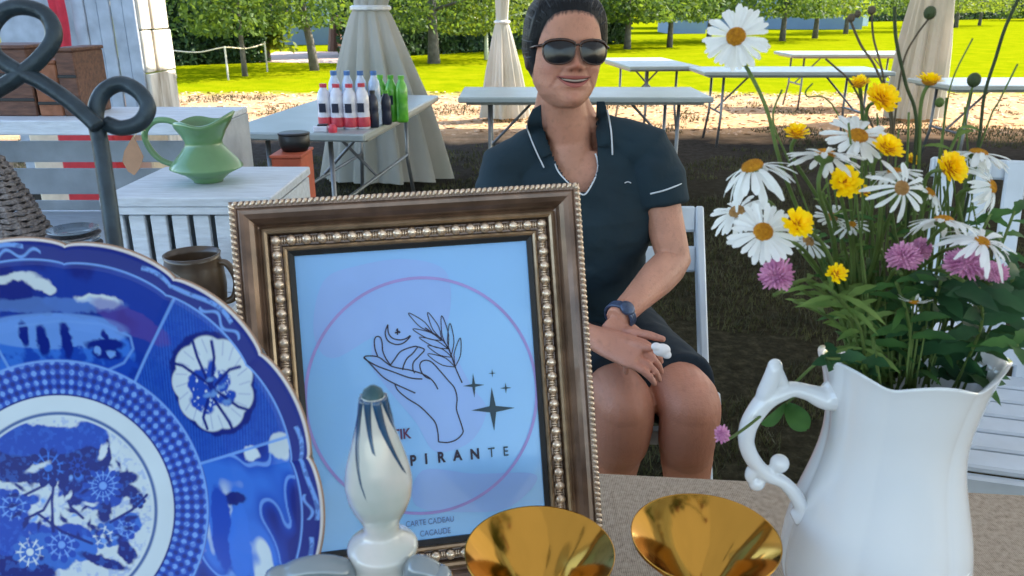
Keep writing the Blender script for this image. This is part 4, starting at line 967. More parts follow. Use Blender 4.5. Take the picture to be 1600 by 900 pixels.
    P = lambda l, d=0: [PD(x, y, D + d) for x, y in l]
    MB().tube(bez(P([(-60, 178), (-20, 150), (25, 122), (62, 92), (84, 58), (74, 26), (44, 12), (10, 16), (-14, 44), (-10, 82), (22, 108), (60, 126), (100, 152), (134, 180), (152, 198)]), 8), rr, 12).build('scroll_rod', M['iron'], s, smooth=True)
    MB().tube(bez(P([(260, 1180), (230, 800), (200, 520), (182, 400), (168, 300), (157, 225), (149, 180), (160, 146), (188, 131), (216, 143), (231, 168), (218, 192), (190, 200), (166, 193)], .014), 8), rr * 1.02, 12).build('upright_rod', M['iron'], s, smooth=True)
    zb = .745; b0 = PD(260, 1180, D + .014)
    MB().tube(bez([b0, Vector((b0.x, b0.y + .01, zb + .05)), Vector((b0.x - .01, b0.y - .03, zb + .003)), Vector((b0.x - .02, b0.y - .16, zb + .003)), Vector((b0.x - .02, b0.y - .19, zb + .03))], 6), rr, 10).build('foot', M['iron'], s, smooth=True)
    b1 = PD(-160, 1180, D)
    MB().tube(bez([PD(-60, 178, D), PD(-110, 500, D), b1, Vector((b1.x, b1.y - .03, zb + .003)), Vector((b1.x + .02, b1.y - .16, zb + .003)), Vector((b1.x + .02, b1.y - .19, zb + .03))], 6), rr, 10).build('upright_rod', M['iron'], s, smooth=True)
    MB().tube([PD(-130, 1210, D), PD(250, 1210, D)], rr * .8, 10).build('crossbar', M['iron'], s)
plate()

# ------------------------------------------------------------------ pearly stopper decanter
def decanter():
    D = .50; c = PD(592, 760, D); x, Y = c.x, c.y; k = D / F
    zz = lambda y: PY(592, y, Y).z
    t = thing('decanter', 'pearly glass decanter whose bud-shaped stopper has dark blue swirled stripes', 'decanter', (x, Y, .74))
    prof = [(17, 618), (22, 640), (30, 670), (40, 700), (49, 728), (53, 752), (50, 775), (41, 795), (32, 808), (28, 818), (28, 832), (44, 842), (56, 847), (57, 858), (53, 866), (55, 905)]
    pts = [(r * k, zz(y)) for r, y in prof][::-1]
    # smooth by interpolation
    zs = [p[1] for p in pts]; rs = [p[0] for p in pts]; zi = np.linspace(zs[0], zs[-1], 70); ri = np.interp(zi, zs, rs)
    ri = np.convolve(np.pad(ri, 1, 'edge'), np.ones(3) / 3, 'valid')
    MB().lathe(list(zip(ri, zi)) + [(.0001, zs[-1] + .002)], (x, Y, 0), 40).build('stopper', M['pearl'], t, smooth=True)
    R_ = lambda z: float(np.interp(z, zi, ri))
    mb = MB(); zt, zb = zz(620), zz(772)
    for s in range(8):
        a0 = -PI / 2 - 1.15 + s * PI / 4; p = []; ln_ = (1, .55, .86, .42, .95, .62, .8, .5)[s]
        for i in range(26):
            f = i / 25; z = zt + (zb - zt) * f * ln_; an = a0 + 1.15 * (f * ln_) ** 1.2; r = R_(z) - .0014; p.append((x + r * math.cos(an), Y + r * math.sin(an), z))
        mb.tube(p, [(.0031 - .0019 * i / 25) for i in range(26)], 6)
    mb.build('swirl_stripes', M['stripe'], t, smooth=True)
    MB().lathe([(R_(zt) * 1.02, zz(628)), (R_(zt) * .98, zz(618)), (R_(zt) * .8, zz(610)), (R_(zt) * .35, zz(604)), (.0001, zz(602))], (x, Y, 0), 24).build('tip', M['teal_tip'], t, smooth=True)
    z0 = zz(905); h = z0 - .742
    MB().lathe([(.0001, .742), (.045, .742), (.05, .75), (.052, .742 + h * .25), (.046, .742 + h * .6), (.03, .742 + h * .85), (.024, z0 - .004), (56 * k, z0)], (x, Y, 0), 40).build('body', M['grey_glass'], t, smooth=True)
    for sgn, ex, ey in ((-1, 425, 930), (1, 697, 925)):
        e = PY(ex, ey, Y - .02); top = PY(592 + sgn * (92 if sgn < 0 else 60), 884, Y - .02); st = Vector((x + sgn * .02, Y, zz(895)))
        MB().tube(bez([st + Vector((0,0,-.006)), PY(592 + sgn * 48, 892, Y - .015), top, PY(592 + sgn * (140 if sgn < 0 else 88), 896, Y - .02), e, Vector((x + sgn * .045, Y, .742 + h * .6))], 8), .0046, 12, flat=1.6).build('handle', M['grey_glass'], t, smooth=True)
decanter()

# ------------------------------------------------------------------ gold cone glasses
def coupe(px, py, Y, rpx, lab):
    c = PY(px, py, Y); dep = Y * math.cos(PITCH) + (HC - c.z) * math.sin(PITCH); r = rpx * dep / F; z = c.z; d = r * 1.02
    t = thing('gold_coupe', lab, 'cup', (c.x, Y, .74), 'gold conical cups')
    zb = z - d
    MB().lathe([(.008, zb - .006), (.012, zb), (r * .55, z - d * .52), (r * .99, z - .004), (r * 1.003, z + .0006), (r * .985, z), (r * .53, z - d * .50), (.010, zb + .004), (.0001, zb + .003)], (c.x, Y, 0), 64).build('bowl', M['gold'], t, smooth=True)
    MB().lathe([(.0001, .7405), (.036, .7405), (.037, .743), (.012, .748), (.007, .756), (.006, zb - .012), (.009, zb - .003)], (c.x, Y, 0), 32).build('foot', M['gold'], t, smooth=True)
coupe(843, 860, .60, 117, 'shiny gold conical cup standing in front of the framed sign')
coupe(1102, 838, .635, 115, 'shiny gold conical cup between the framed sign and the white pitcher')

# ------------------------------------------------------------------ white pitcher
PX = .368; PYY = .68
def white_pitcher():
    zz = lambda y: PY(1400, y, PYY).z
    def wx(p, y): d = PY(1400, y, PYY); dep = PYY * math.cos(PITCH) + (HC - d.z) * math.sin(PITCH); return p * dep / F
    prof = [(563, 127), (572, 123), (587, 119), (605, 115), (625, 111), (650, 106), (675, 104), (700, 105), (725, 109), (750, 115), (775, 122), (800, 129), (825, 134), (850, 137), (875, 137), (900, 133), (925, 124), (945, 112), (955, 104)]
    zs = [zz(y) for y, w in prof]; rs = [wx(w, y) for y, w in prof]
    zb = .7405; zs.append(zb); rs.append(rs[-1])
    zi = np.linspace(zs[0], zb, 60); ri = np.interp(zi, zs[::-1], rs[::-1])
    ri[2:-2] = np.convolve(ri, np.ones(5) / 5, 'valid')
    t = thing('white_pitcher', 'white porcelain pitcher with scalloped rim and scroll handle holding the wildflowers', 'pitcher', (PX, PYY, zb))
    n = 144; vs = []; fs = []
    def ringv(r, z, topf, inset=0):
        out = []
        for j in range(n):
            a = 2 * PI * j / n
            lob = abs(math.cos(3 * (a + .61))) ** .8
            rr = (r - inset) * (.955 + .045 * lob)
            sp = max(0, math.cos(a)) ** 7; hs = max(0, math.cos(a - PI)) ** 4
            rr *= 1 + topf * (.15 * sp + .03 * hs)
            dz = topf * (.011 * (math.sqrt(math.cos(3 * (a + .61)) ** 2 + .04) - .5) + .007 * sp - .020 * max(0, math.sin(a)) ** .7 * (1 - sp))
            out.append((PX + rr * math.cos(a), PYY + rr * math.sin(a), z + dz))
        return out
    rows = [ringv(r, z, max(0, 1 - (zi[0] - z) / .085) ** 1.8) for r, z in zip(ri, zi)]
    rows = [ringv(ri[0] * 1.015, zi[0] + .004, 1.08)] + rows + [ringv(ri[-1] * .9, zb, 0)]
    inner = [ringv(r, z, max(0, 1 - (zi[0] - z) / .085) ** 1.8, .005) for r, z in zip(ri, zi)][::4]
    allr = inner[::-1] + rows
    for rr in allr: vs += rr
    for i in range(len(allr) - 1):
        for j in range(n): fs.append((i * n + j, (i + 1) * n + j, (i + 1) * n + (j + 1) % n, i * n + (j + 1) % n))
    fs.append(tuple(range((len(allr) - 1) * n, len(allr) * n)))
    mb = MB(); mb.add(vs, fs); mb.build('body', M['porcelain'], t, smooth=True)
    P = lambda l: [PY(x, y, PYY) for x, y in l]; s = .745 / F
    mb = MB()
    def sw_(l, rr, fl=1.25):
        q = bez(P(l), 8); k = len(q); ra = [float(np.interp(i / (k - 1), np.linspace(0, 1, len(rr)), rr)) * s for i in range(k)]; mb.tube(q, ra, 14, up=(0, 1, 0), flat=fl)
    sw_([(1302, 618), (1285, 621), (1262, 613), (1240, 608), (1222, 612), (1200, 622), (1184, 640), (1170, 664), (1166, 690), (1174, 714), (1190, 734), (1206, 742)], [26, 18, 13, 12, 14, 16, 15, 14, 13, 13, 12, 11])
    sw_([(1186, 640), (1196, 615), (1206, 590), (1211, 572)], [10, 14, 13, 11])
    sw_([(1228, 612), (1222, 596), (1214, 580), (1210, 572)], [8, 9, 10, 11])
    sw_([(1178, 752), (1172, 744), (1178, 733), (1190, 738), (1204, 744), (1222, 752), (1240, 770), (1252, 792), (1246, 806), (1238, 810)], [8, 9, 10, 11, 12, 11, 12, 13, 13, 11])
    mb.ball(PY(1218, 724, PYY), .0095, 14, 10); mb.ball(PY(1182, 754, PYY), .0085, 12, 8); mb.ball(PY(1211, 572, PYY), .0072, 12, 8)
    o = mb.build('handle', M['porcelain'], t, smooth=True)
    md = o.modifiers.new('r', 'REMESH'); md.mode = 'VOXEL'; md.voxel_size = .0013; md.use_smooth_shade = True
    sm = o.modifiers.new('s', 'SMOOTH'); sm.iterations = 4
    # relief sprig low on the front
    mb = MB()
    for l in ([(1440, 838), (1460, 834), (1490, 836)], [(1445, 850), (1452, 872), (1462, 898)], [(1482, 862), (1474, 880), (1468, 900)], [(1320, 842), (1332, 840), (1340, 850), (1336, 860)], [(1285, 882), (1298, 888), (1306, 894)]):
        q = bez(P(l), 6); r2 = []
        for p in q:
            d = Vector((p.x - PX, 0, 0)); R0 = float(np.interp(p.z, zi[::-1], ri[::-1])) * .975; dx = max(-R0 * .97, min(R0 * .97, d.x)); r2.append(Vector((PX + dx, PYY - math.sqrt(max(1e-6, R0 * R0 - dx * dx)), p.z)))
        MB().tube(r2, .0022, 6).build('relief', M['porcelain'], t, smooth=True)
white_pitcher()

# ------------------------------------------------------------------ flowers in the pitcher
MOUTH = Vector((PX, PYY, PY(1400, 575, PYY).z))
def stem_to(head, neck_dir=None, m='stem', r=.0016, via=None, parent=None, name='stem', base=None):
    g = random.Random(hash((round(head.x, 3), round(head.z, 3))) & 999)
    b = base or Vector((PX + max(-.040, min(.045, (head.x - PX) * .3)) + g.uniform(-.006, .006), PYY + g.uniform(-.02, .025), MOUTH.z - .05))
    thr0 = Vector((PX + max(-.060, min(.075, (head.x - PX) * .6)), PYY, MOUTH.z + .045)); mid = thr0.lerp(head, .5) + Vector((g.uniform(-.008, .008), g.uniform(-.006, .006), .01))
    thr = Vector((PX + max(-.060, min(.075, (head.x - PX) * .6)), PYY + g.uniform(-.012, .035), MOUTH.z + .045))
    if via: via = [v for v in via if v.z > thr.z + .05]
    pts = [b, thr] + (via or [mid]) + [head + (neck_dir * -.02 if neck_dir else Vector((0, 0, -.015))), head]
    if not via and head.z - thr.z < .13: pts = [b, thr, thr.lerp(head, .55) + Vector((0, 0, .022)), head]
    return MB().tube(bez(pts, 6), r, 7).build(name, M[m], parent, smooth=True)
petal_meshes = []
def petal_mesh(L_, w, droop, key):
    vs = []; fs = []; n = 6
    for i in range(n + 1):
        f = i / n; ww = w * (.35 + 1.1 * f - .1 * f * f) * (1 if f < .85 else (1 - (f - .85) * 4.2)) * .5; x = L_ * f; z = -droop * f * f * L_
        vs += [(x, -ww, z + .0006), (x, 0, z), (x, ww, z + .0006)]
    for i in range(n):
        b = i * 3; fs += [(b, b + 3, b + 4, b + 1), (b + 1, b + 4, b + 5, b + 2)]
    me = bpy.data.meshes.new('petal'); me.from_pydata(vs, [], fs); me.materials.append(M['petal']); me.polygons.foreach_set('use_smooth', [True] * len(fs)); return me
def daisy(px, py, Y, rpx, nrm, lab, droop=.15, n=22, disc='disc_gold', asym=0, via=None, back=False, cup=0.05, stem=True):
    c = PY(px, py, Y); nrm = Vector(nrm).normalized(); dep = Y * math.cos(PITCH) + (HC - c.z) * math.sin(PITCH); R0 = rpx * dep / F; n = int(n * 1.25)
    t = thing('daisy', lab, 'flower', c, 'white daisies in the pitcher')
    Rm = nrm.to_track_quat('Z', 'Y').to_matrix().to_4x4(); g = random.Random(int(px * 7 + py))
    mes = [petal_mesh(R0 * .86, R0 * .18, droop * k, 0) for k in (.6, 1.0, 1.6)]
    for i in range(n):
        a = 2 * PI * i / n + g.uniform(-.08, .08)
        o = bpy.data.objects.new('petal', mes[g.randrange(3)]); link(o)
        Mt = Matrix.Translation(c) @ Rm @ Matrix.Rotation(a, 4, 'Z') @ Matrix.Rotation(g.uniform(-.14, .14) - cup, 4, 'Y') @ Matrix.Rotation(g.uniform(-.25, .25), 4, 'X') @ Matrix.Translation((R0 * .16, 0, g.uniform(-.0008, .0008))) @ Matrix.Scale(g.uniform(.82, 1.05), 4)
        o.location, q, o.scale = Mt.decompose(); o.rotation_euler = q.to_euler(); par(o, t)
    R3 = Rm.to_3x3(); mb = MB(); mb.ball(c + nrm * R0 * .04, (R0 * .29, R0 * .29, R0 * .14), 18, 10, R3)
    for k in range(60):
        rr = R0 * .255 * math.sqrt(k / 60); a = k * 2.4; mb.ball(c + nrm * R0 * (.04 + .14 * math.sqrt(max(0, 1 - (k / 66)))) + R3 @ Vector((rr * math.cos(a), rr * math.sin(a), 0)), R0 * .03, 5, 4)
    mb.build('flower_disc', M[disc], t, smooth=True)
    MB().lathe([(R0 * .26, -R0 * .02), (R0 * .24, -R0 * .12), (R0 * .08, -R0 * .2), (.0015, -R0 * .26)], c, 14, axis=nrm).build('sepals', M['stem'], t, smooth=True)
    if stem: stem_to(c - nrm * R0 * .2, nrm, via=via, parent=t)
V3 = lambda *a: Vector(a)
daisy(1150, 58, .66, 53, (-.30, -.80, .42), 'tallest daisy, high above the others against the bright lawn', via=[PY(1262, 440, .67), PY(1228, 280, .66), PY(1196, 165, .66)], n=26)
daisy(1176, 262, .62, 60, (-.35, -.05, .9), 'side-on daisy with raised white petals, farthest left in the upper row', droop=.5, via=[PY(1240, 440, .64), PY(1212, 330, .63)], cup=-.1)
daisy(1192, 363, .58, 54, (-.1, -.75, .6), 'wide-open daisy with a golden centre, low on the left of the bouquet')
daisy(1152, 332, .66, 44, (-.4, -.35, .75), 'pale daisy half hidden behind the open daisy on the left', droop=.3, disc='disc_tan')
daisy(1340, 214, .64, 54, (0, -.50, .85), 'flat open daisy with golden centre at the top middle, beside a yellow bloom')
daisy(1288, 244, .60, 58, (.15, .30, .92), 'daisy seen from below its petals, under the flat open daisy', droop=.3)
daisy(1408, 294, .60, 42, (.1, -.80, .35), 'fading daisy with a tan centre in the middle of the bouquet', droop=.7, disc='disc_tan', n=11, cup=.2)
daisy(1528, 242, .66, 50, (.25, .15, .92), 'side-on daisy at the upper right of the bouquet', droop=.4)
daisy(1548, 292, .64, 40, (.55, -.35, .3), 'drooping daisy below the side-on one at the upper right', droop=.6)
daisy(1474, 346, .60, 50, (.1, .22, .95), 'daisy seen from the side above the pair of pink clovers', droop=.45)
daisy(1533, 380, .58, 46, (.15, -.35, .95), 'low right daisy with petals hanging below its orange centre', droop=.75, cup=.35)
daisy(1398, 270, .63, 40, (-.1, .12, .95), 'side-on daisy whose petals spread just above the fading daisy', droop=.35)
daisy(1452, 302, .64, 34, (.45, -.2, .6), 'small daisy just right of the fading daisy', droop=.4, n=16)
daisy(1330, 352, .66, 26, (-.2, -.2, .8), 'tiny daisy right of the lower left yellow bloom, deep in the stems', droop=.3, n=12)
daisy(1262, 378, .66, 34, (.2, -.4, .6), 'small pale daisy tucked behind the lower left yellow bloom', disc='disc_tan', n=16)
daisy(1300, 340, .70, 30, (.1, -.5, .6), 'small daisy deep in the stems below the middle yellow bloom', n=14, disc='disc_tan')
daisy(1428, 470, .62, 26, (.0, -.3, -.9), 'small upside-down daisy hanging among the leaves', n=8, droop=.3, stem=False)
def yellow(px, py, Y, rx, flat, nrm, lab, n=46):
    c = PY(px, py, Y); nrm = Vector(nrm).normalized(); dep = Y * math.cos(PITCH) + (HC - c.z) * math.sin(PITCH); R0 = rx * dep / F
    t = thing('yellow_flower', lab, 'flower', c, 'yellow blooms in the pitcher'); g = random.Random(int(px + py * 3))
    R3 = nrm.to_track_quat('Z', 'Y').to_matrix(); mb = MB()
    for i in range(n):
        f = math.sqrt((i + .5) / n); a = i * 2.39996 + g.uniform(-.2, .2); tilt = f * 1.25; L_ = R0 * (.42 + .16 * g.random()); w = R0 * .17
        rad = Vector((math.cos(a), math.sin(a), 0)); dr = (rad * math.sin(tilt) + Vector((0, 0, 1)) * math.cos(tilt)).normalized(); sd_ = Vector((-math.sin(a), math.cos(a), 0))
        b = rad * R0 * .46 * f + Vector((0, 0, R0 * flat * .3 * (1 - f * f))); e = b + dr * L_
        dr2 = (dr + rad * .5).normalized(); e2 = b + dr * L_ * .55 + dr2 * L_ * .5
        vs = [b - sd_ * w * .5, b + sd_ * w * .5, b + dr * L_ * .55 + sd_ * w, e2 + sd_ * w * .6, e2 - sd_ * w * .6, b + dr * L_ * .55 - sd_ * w]
        mb.add([c + R3 @ v for v in vs], [(0, 1, 2, 5), (5, 2, 3, 4)])
    mb.build('florets', M['yellow'], t)
    MB().ball(c, (R0 * .5, R0 * .5, R0 * .3), 14, 8, R3).build('flower_disc', M['disc_gold'], t, smooth=True)
    MB().lathe([(R0 * .42, 0), (R0 * .36, -R0 * .2), (R0 * .1, -R0 * .34)], c, 12, axis=nrm).build('sepals', M['stem'], t, smooth=True)
    stem_to(c - nrm * R0 * .25, nrm, parent=t)
yellow(1377, 156, .66, 29, 1, (.1, -.7, .6), 'large yellow bloom, topmost one in full view over the middle of the bouquet')
yellow(1343, 131, .68, 19, .6, (-.3, -.2, .9), 'small yellow bloom touching the top left of the largest yellow bloom', 30)
yellow(1452, 127, .68, 23, .5, (.1, -.1, 1), 'side-on yellow bloom in front of the pink-lit curtain', 34)
yellow(1245, 209, .66, 22, .7, (-.1, -.35, .9), 'yellow bloom at the upper left of the bouquet, above the daisy seen from below', 34)
yellow(1386, 232, .62, 27, .8, (.1, -.55, .8), 'yellow bloom right beside the flat open daisy')
yellow(1320, 285, .62, 27, 1, (-.2, -.8, .4), 'yellow bloom below the daisy seen from below, left of the fading daisy')
yellow(1484, 263, .62, 30, .9, (.3, -.75, .5), 'yellow bloom on the right between the fading daisy and the side-on daisy')
yellow(1245, 350, .57, 27, 1, (.1, -.8, .5), 'yellow bloom overlapping the right side of the wide-open left daisy')
yellow(1350, 300, .68, 14, .7, (-.2, -.5, .6), 'tiny yellow bloom peeping out behind the middle yellow bloom', 20)
yellow(1425, 250, .70, 13, .7, (.2, -.5, .6), 'tiny yellow bloom in the stems right of the flat open daisy', 20)
yellow(1307, 428, .60, 19, .8, (0, -.7, .5), 'small yellow bloom lowest in the bouquet, over the leaves', 26)
def clover(px, py, Y, rx, ry, lab, stem=True):
    c = PY(px, py, Y); dep = Y * math.cos(PITCH) + (HC - c.z) * math.sin(PITCH); k = dep / F; g = random.Random(int(px + py))
    t = thing('clover_flower', lab, 'flower', c, 'pink clover heads'); mb = MB(); n = 150 if rx > 15 else 50
    for i in range(n):
        zf = 1 - 1.7 * (i + .5) / n; a = i * 2.39996; s = math.sqrt(max(0, 1 - zf * zf)); d = Vector((s * math.cos(a), s * math.sin(a), zf)).normalized()
        p0 = c + Vector((d.x * rx * k * .35, d.y * rx * k * .35, d.z * ry * k * .35)); p1 = c + Vector((d.x * rx * k, d.y * rx * k, d.z * ry * k)) * g.uniform(.85, 1.08) + 0 * c if False else c + Vector((d.x * rx * k, d.y * rx * k, d.z * ry * k)) * g.uniform(.85, 1.06) + Vector((0, 0, g.uniform(.0, .15) * ry * k))
        mb.tube([p0, p0.lerp(p1, .6), p1], [.0007, .0013, .0005], 4)
    mb.build('florets', M['clover'], t)
    MB().ball(c, (rx * k * .6, rx * k * .6, ry * k * .6), 12, 8).build('flower_head', M['clover'], t, smooth=True)
    if stem: stem_to(c - Vector((0, 0, ry * k)), None, parent=t)
    return t
clover(1213, 432, .57, 27, 31, 'pink clover head at the lower left below the wide-open daisy')
clover(1412, 404, .60, 27, 25, 'pink clover head in the middle, left one of the three on the right')
clover(1437, 392, .63, 18, 20, 'small pink clover head touching the middle clover head')
clover(1510, 414, .58, 36, 26, 'large pink clover head at the lower right of the bouquet')
clover(1552, 428, .62, 22, 18, 'small pink clover head at the right of the large clover head')
cl = clover(1128, 680, .60, 13, 17, 'tiny pink clover head beside the pitcher handle', stem=False)
MB().tube(bez([PY(1132, 690, .60), PY(1160, 672, .64), PY(1200, 640, .68), PY(1240, 600, .69), PY(1292, 560, .68), PY(1330, 590, .68)], 6), .0014, 6).build('stem', M['stem'], cl, smooth=True)
# buds, seed heads, twigs
def spray(path, m, r, lab, heads=(), Y=.68, cat='stem', hm='twig', nm='wild_stem'):
    t = thing(nm, lab, cat, PY(path[0][0], path[0][1], Y), 'wild stems in the pitcher')
    MB().tube(bez([PY(x, y, Y) for x, y in path], 6), r * .68, 6).build('stalk', M[m], t, smooth=True)
    for (hx, hy, hr) in heads:
        c = PY(hx, hy, Y); MB().ball(c, (hr * .75 / F * .9, hr * .75 / F * .9, hr * .75 / F), 10, 8).build('bud', M[hm], t, smooth=True)
spray([(1480, 590), (1500, 380), (1528, 230), (1538, 150), (1556, 90), (1572, 40), (1600, -20)], 'stem_dark', .0022, 'long dark stem rising past the right side of the bouquet beyond the grey bud')
spray([(1440, 590), (1455, 400), (1490, 260), (1510, 170), (1520, 135)], 'stem', .0014, 'thin stem ending in a round grey bud at the upper right', [(1522, 125, 10)], hm='stem_dark')
spray([(1400, 590), (1415, 380), (1432, 200), (1415, 130), (1400, 60), (1398, 10)], 'stem_dark', .0022, 'upright dark-topped stem beside the pink-lit curtain')
spray([(1385, 600), (1385, 330), (1395, 190), (1370, 110), (1345, 70), (1326, 25)], 'twig', .0015, 'twiggy stem with an open seed pod leaning left over the lawn', [(1330, 28, 6), (1340, 22, 5)])
spray([(1385, 300), (1392, 200), (1378, 110), (1365, 60), (1362, 20)], 'twig', .0013, 'twiggy stem with a pale tip pointing straight up over the lawn', [(1362, 16, 6)])
spray([(1392, 260), (1400, 170), (1412, 95), (1432, 55), (1455, 25)], 'twig', .0013, 'twiggy stem leaning right across the pink-lit curtain', [(1453, 20, 9)], hm='stem_dark')
spray([(1380, 240), (1360, 190), (1330, 130), (1305, 105), (1290, 92)], 'twig', .0012, 'fine twig arching left above the top daisy')
spray([(1362, 610), (1318, 480), (1240, 270), (1208, 190), (1222, 140)], 'stem', .0013, 'thin forked stem leaning towards the tallest daisy')
spray([(1385, 420), (1310, 180), (1260, 150), (1270, 130)], 'stem', .0010, 'fine green stem arching over the upper left yellow bloom')
spray([(1440, 560), (1500, 330), (1545, 190), (1560, 160), (1590, 100)], 'stem', .0012, 'fine green stem crossing the far right table')
spray([(1446, 480), (1460, 300), (1478, 175), (1490, 120), (1520, 60)], 'stem', .0010, 'fine stem between the side-on yellow bloom and the grey bud', [(1468, 160, 7)], hm='stem')
for i in range(26):      # upright grass stalks in the middle
    g = random.Random(90 + i); x0 = 1318 + 8.2 * i + g.uniform(-6, 6); x1 = x0 + g.uniform(-34, 34); y1 = g.uniform(150, 300)
    spray([(x0 * .5 + 700, 600), (x0, 430), ((x0 + x1) / 2, (430 + y1) / 2), (x1, y1)], 'stem', .0011 + .0006 * g.random(), 'upright green grass stalk among the flower heads of the bouquet', Y=.63 + .08 * g.random(), nm='grass_stalk')
def leafy(base, tip, Y, nl, ll, lab, m='leaf', wd=.3, seed=0, pitch=.9):
    nl += 6; ll *= 1.1
    g = random.Random(seed); b = PY(max(1352, base[0]), base[1] + 20, .68); e = PY(tip[0], tip[1], Y + g.uniform(-.02, .02)); t = thing('leafy_stem', lab, 'foliage', b, 'leafy greens in the pitcher')
    bend = Vector((g.uniform(-.01, .01), g.uniform(-.02, .02), .02)); pts = bez([b, b.lerp(e, .5) + bend, e], 8); MB().tube(pts, .0014, 6).build('stalk', M['stem'], t, smooth=True)
    for i in range(nl):
        f = .15 + .85 * (i + 1) / nl; p = pts[min(len(pts) - 1, int(f * (len(pts) - 1)))]; a = i * 2.3 + g.uniform(-.4, .4); d = Vector((math.cos(a), math.sin(a) * .8, g.uniform(-.1, pitch))).normalized(); L_ = ll * g.uniform(.7, 1.15) * .745 / F
        sd_ = d.cross(Vector((g.uniform(-.3, .3), -.7, .7))).normalized(); up = sd_.cross(d); vs = []; fs = []; n = 7
        for k in range(n + 1):
            q = k / n; w = L_ * wd * math.sin(PI * min(1, q * .96 + .04)) ** .8 * (.5 + .1 * math.sin(k * 2.6)); c = p + d * L_ * q + Vector((0, 0, -1)) * L_ * .35 * q * q
            vs += [c - sd_ * w + up * w * .25, c, c + sd_ * w + up * w * .25]
        for k in range(n): z = k * 3; fs += [(z, z + 3, z + 4, z + 1), (z + 1, z + 4, z + 5, z + 2)]
        mb = MB(); mb.add(vs, fs); mb.build('leaf', M[m], t, smooth=True)
LS = [((1330, 600), (1262, 440), .62, 12, 62, 'broad-leaved stem left of centre under the lowest yellow bloom', 'leaf_light', .15),
      ((1345, 600), (1300, 455), .60, 12, 58, 'leafy stem directly under the lowest yellow bloom', 'leaf_light', .15),
      ((1380, 605), (1355, 430), .68, 12, 62, 'leafy stem in the middle behind the lowest yellow bloom', 'leaf', .15),
      ((1420, 605), (1400, 440), .64, 11, 62, 'leafy stem under the middle clover heads', 'leaf', .2),
      ((1450, 605), (1470, 440), .62, 12, 70, 'dark broad-leaved stem under the large clover head', 'leaf_dark', .34),
      ((1480, 605), (1530, 450), .62, 12, 74, 'dark leafy stem spreading right under the small clover head', 'leaf_dark', .34),
      ((1500, 600), (1590, 420), .66, 13, 72, 'leafy stem reaching the right edge of the picture', 'leaf_dark', .3),
      ((1490, 600), (1590, 540), .62, 10, 64, 'leafy stem hanging over the spout of the white pitcher', 'leaf', .3),
      ((1490, 560), (1585, 330), .72, 10, 60, 'leafy stem rising behind the low right daisy', 'leaf', .26),
      ((1345, 600), (1290, 560), .62, 5, 46, 'short leafy sprig at the left rim of the white pitcher', 'leaf_dark', .4),
      ((1400, 600), (1440, 500), .70, 12, 66, 'dark leaves filling the mouth of the white pitcher', 'leaf_dark', .3),
      ((1360, 590), (1330, 330), .70, 12, 42, 'narrow-leaved stem rising behind the middle yellow bloom', 'leaf', .16),
      ((1420, 590), (1395, 350), .70, 10, 40, 'narrow-leaved stem rising behind the fading daisy', 'leaf', .16),
      ((1330, 590), (1270, 360), .68, 10, 40, 'narrow-leaved stem behind the left daisies', 'leaf', .18),
      ((1440, 590), (1500, 330), .70, 10, 44, 'narrow-leaved stem behind the right yellow bloom', 'leaf', .18)]
for i, (x_, y_) in enumerate([(1285, 300), (1310, 400), (1345, 260), (1375, 350), (1405, 470), (1440, 300), (1465, 420), (1500, 200), (1545, 340), (1570, 470), (1240, 470), (1340, 490)]):
    LS.append(((1350 + (x_ - 1400) * .3, 600), (x_, y_), .66 + .012 * (i % 5), 9, 34 + 3 * (i % 4), 'light green narrow-leaved sprig reaching ' + ['behind the left yellow bloom', 'just above the lowest yellow bloom', 'beside the fading daisy at its left', 'below the fading daisy', 'between the middle clover and the rim', 'below the right yellow bloom', 'between the middle and large clovers', 'above the right yellow bloom, near the grey bud', 'above the low right daisy', 'below the small right clover', 'below the left clover head', 'over the left rim of the pitcher mouth'][i], 'leaf_light', .13 + .03 * (i % 3)))
for i, (a, b, Y, nl, ll, lab, m, wd) in enumerate(LS): leafy(a, b, Y, nl, ll, lab, m, wd, 500 + i)
t = thing('leaf_sprig', 'pair of green leaves hanging inside the loop of the pitcher handle', 'foliage', PY(1232, 630, .72))
MB().tube(bez([PY(1330, 600, .70), PY(1290, 612, .72), PY(1250, 615, .73), PY(1228, 632, .72)]), .0012, 6).build('stalk', M['stem'], t)
for (e, w) in [((1190, 662), .011), ((1262, 672), .012)]:
    b = PY(1229, 632, .72); e = PY(e[0], e[1], .70); d = e - b; sd_ = d.cross(Vector((0, 1, .3))).normalized(); vs = []; fs = []
    for k in range(9):
        q = k / 8; ww = w * math.sin(PI * (q * .92 + .06)) ** .7; c = b + d * q + Vector((0, -.006 * math.sin(PI * q), 0)); vs += [c - sd_ * ww, c + Vector((0, .002, 0)), c + sd_ * ww]
    for k in range(8): z = k * 3; fs += [(z, z + 3, z + 4, z + 1), (z + 1, z + 4, z + 5, z + 2)]
    mb = MB(); mb.add(vs, fs); mb.build('leaf', M['leaf'], t, smooth=True)

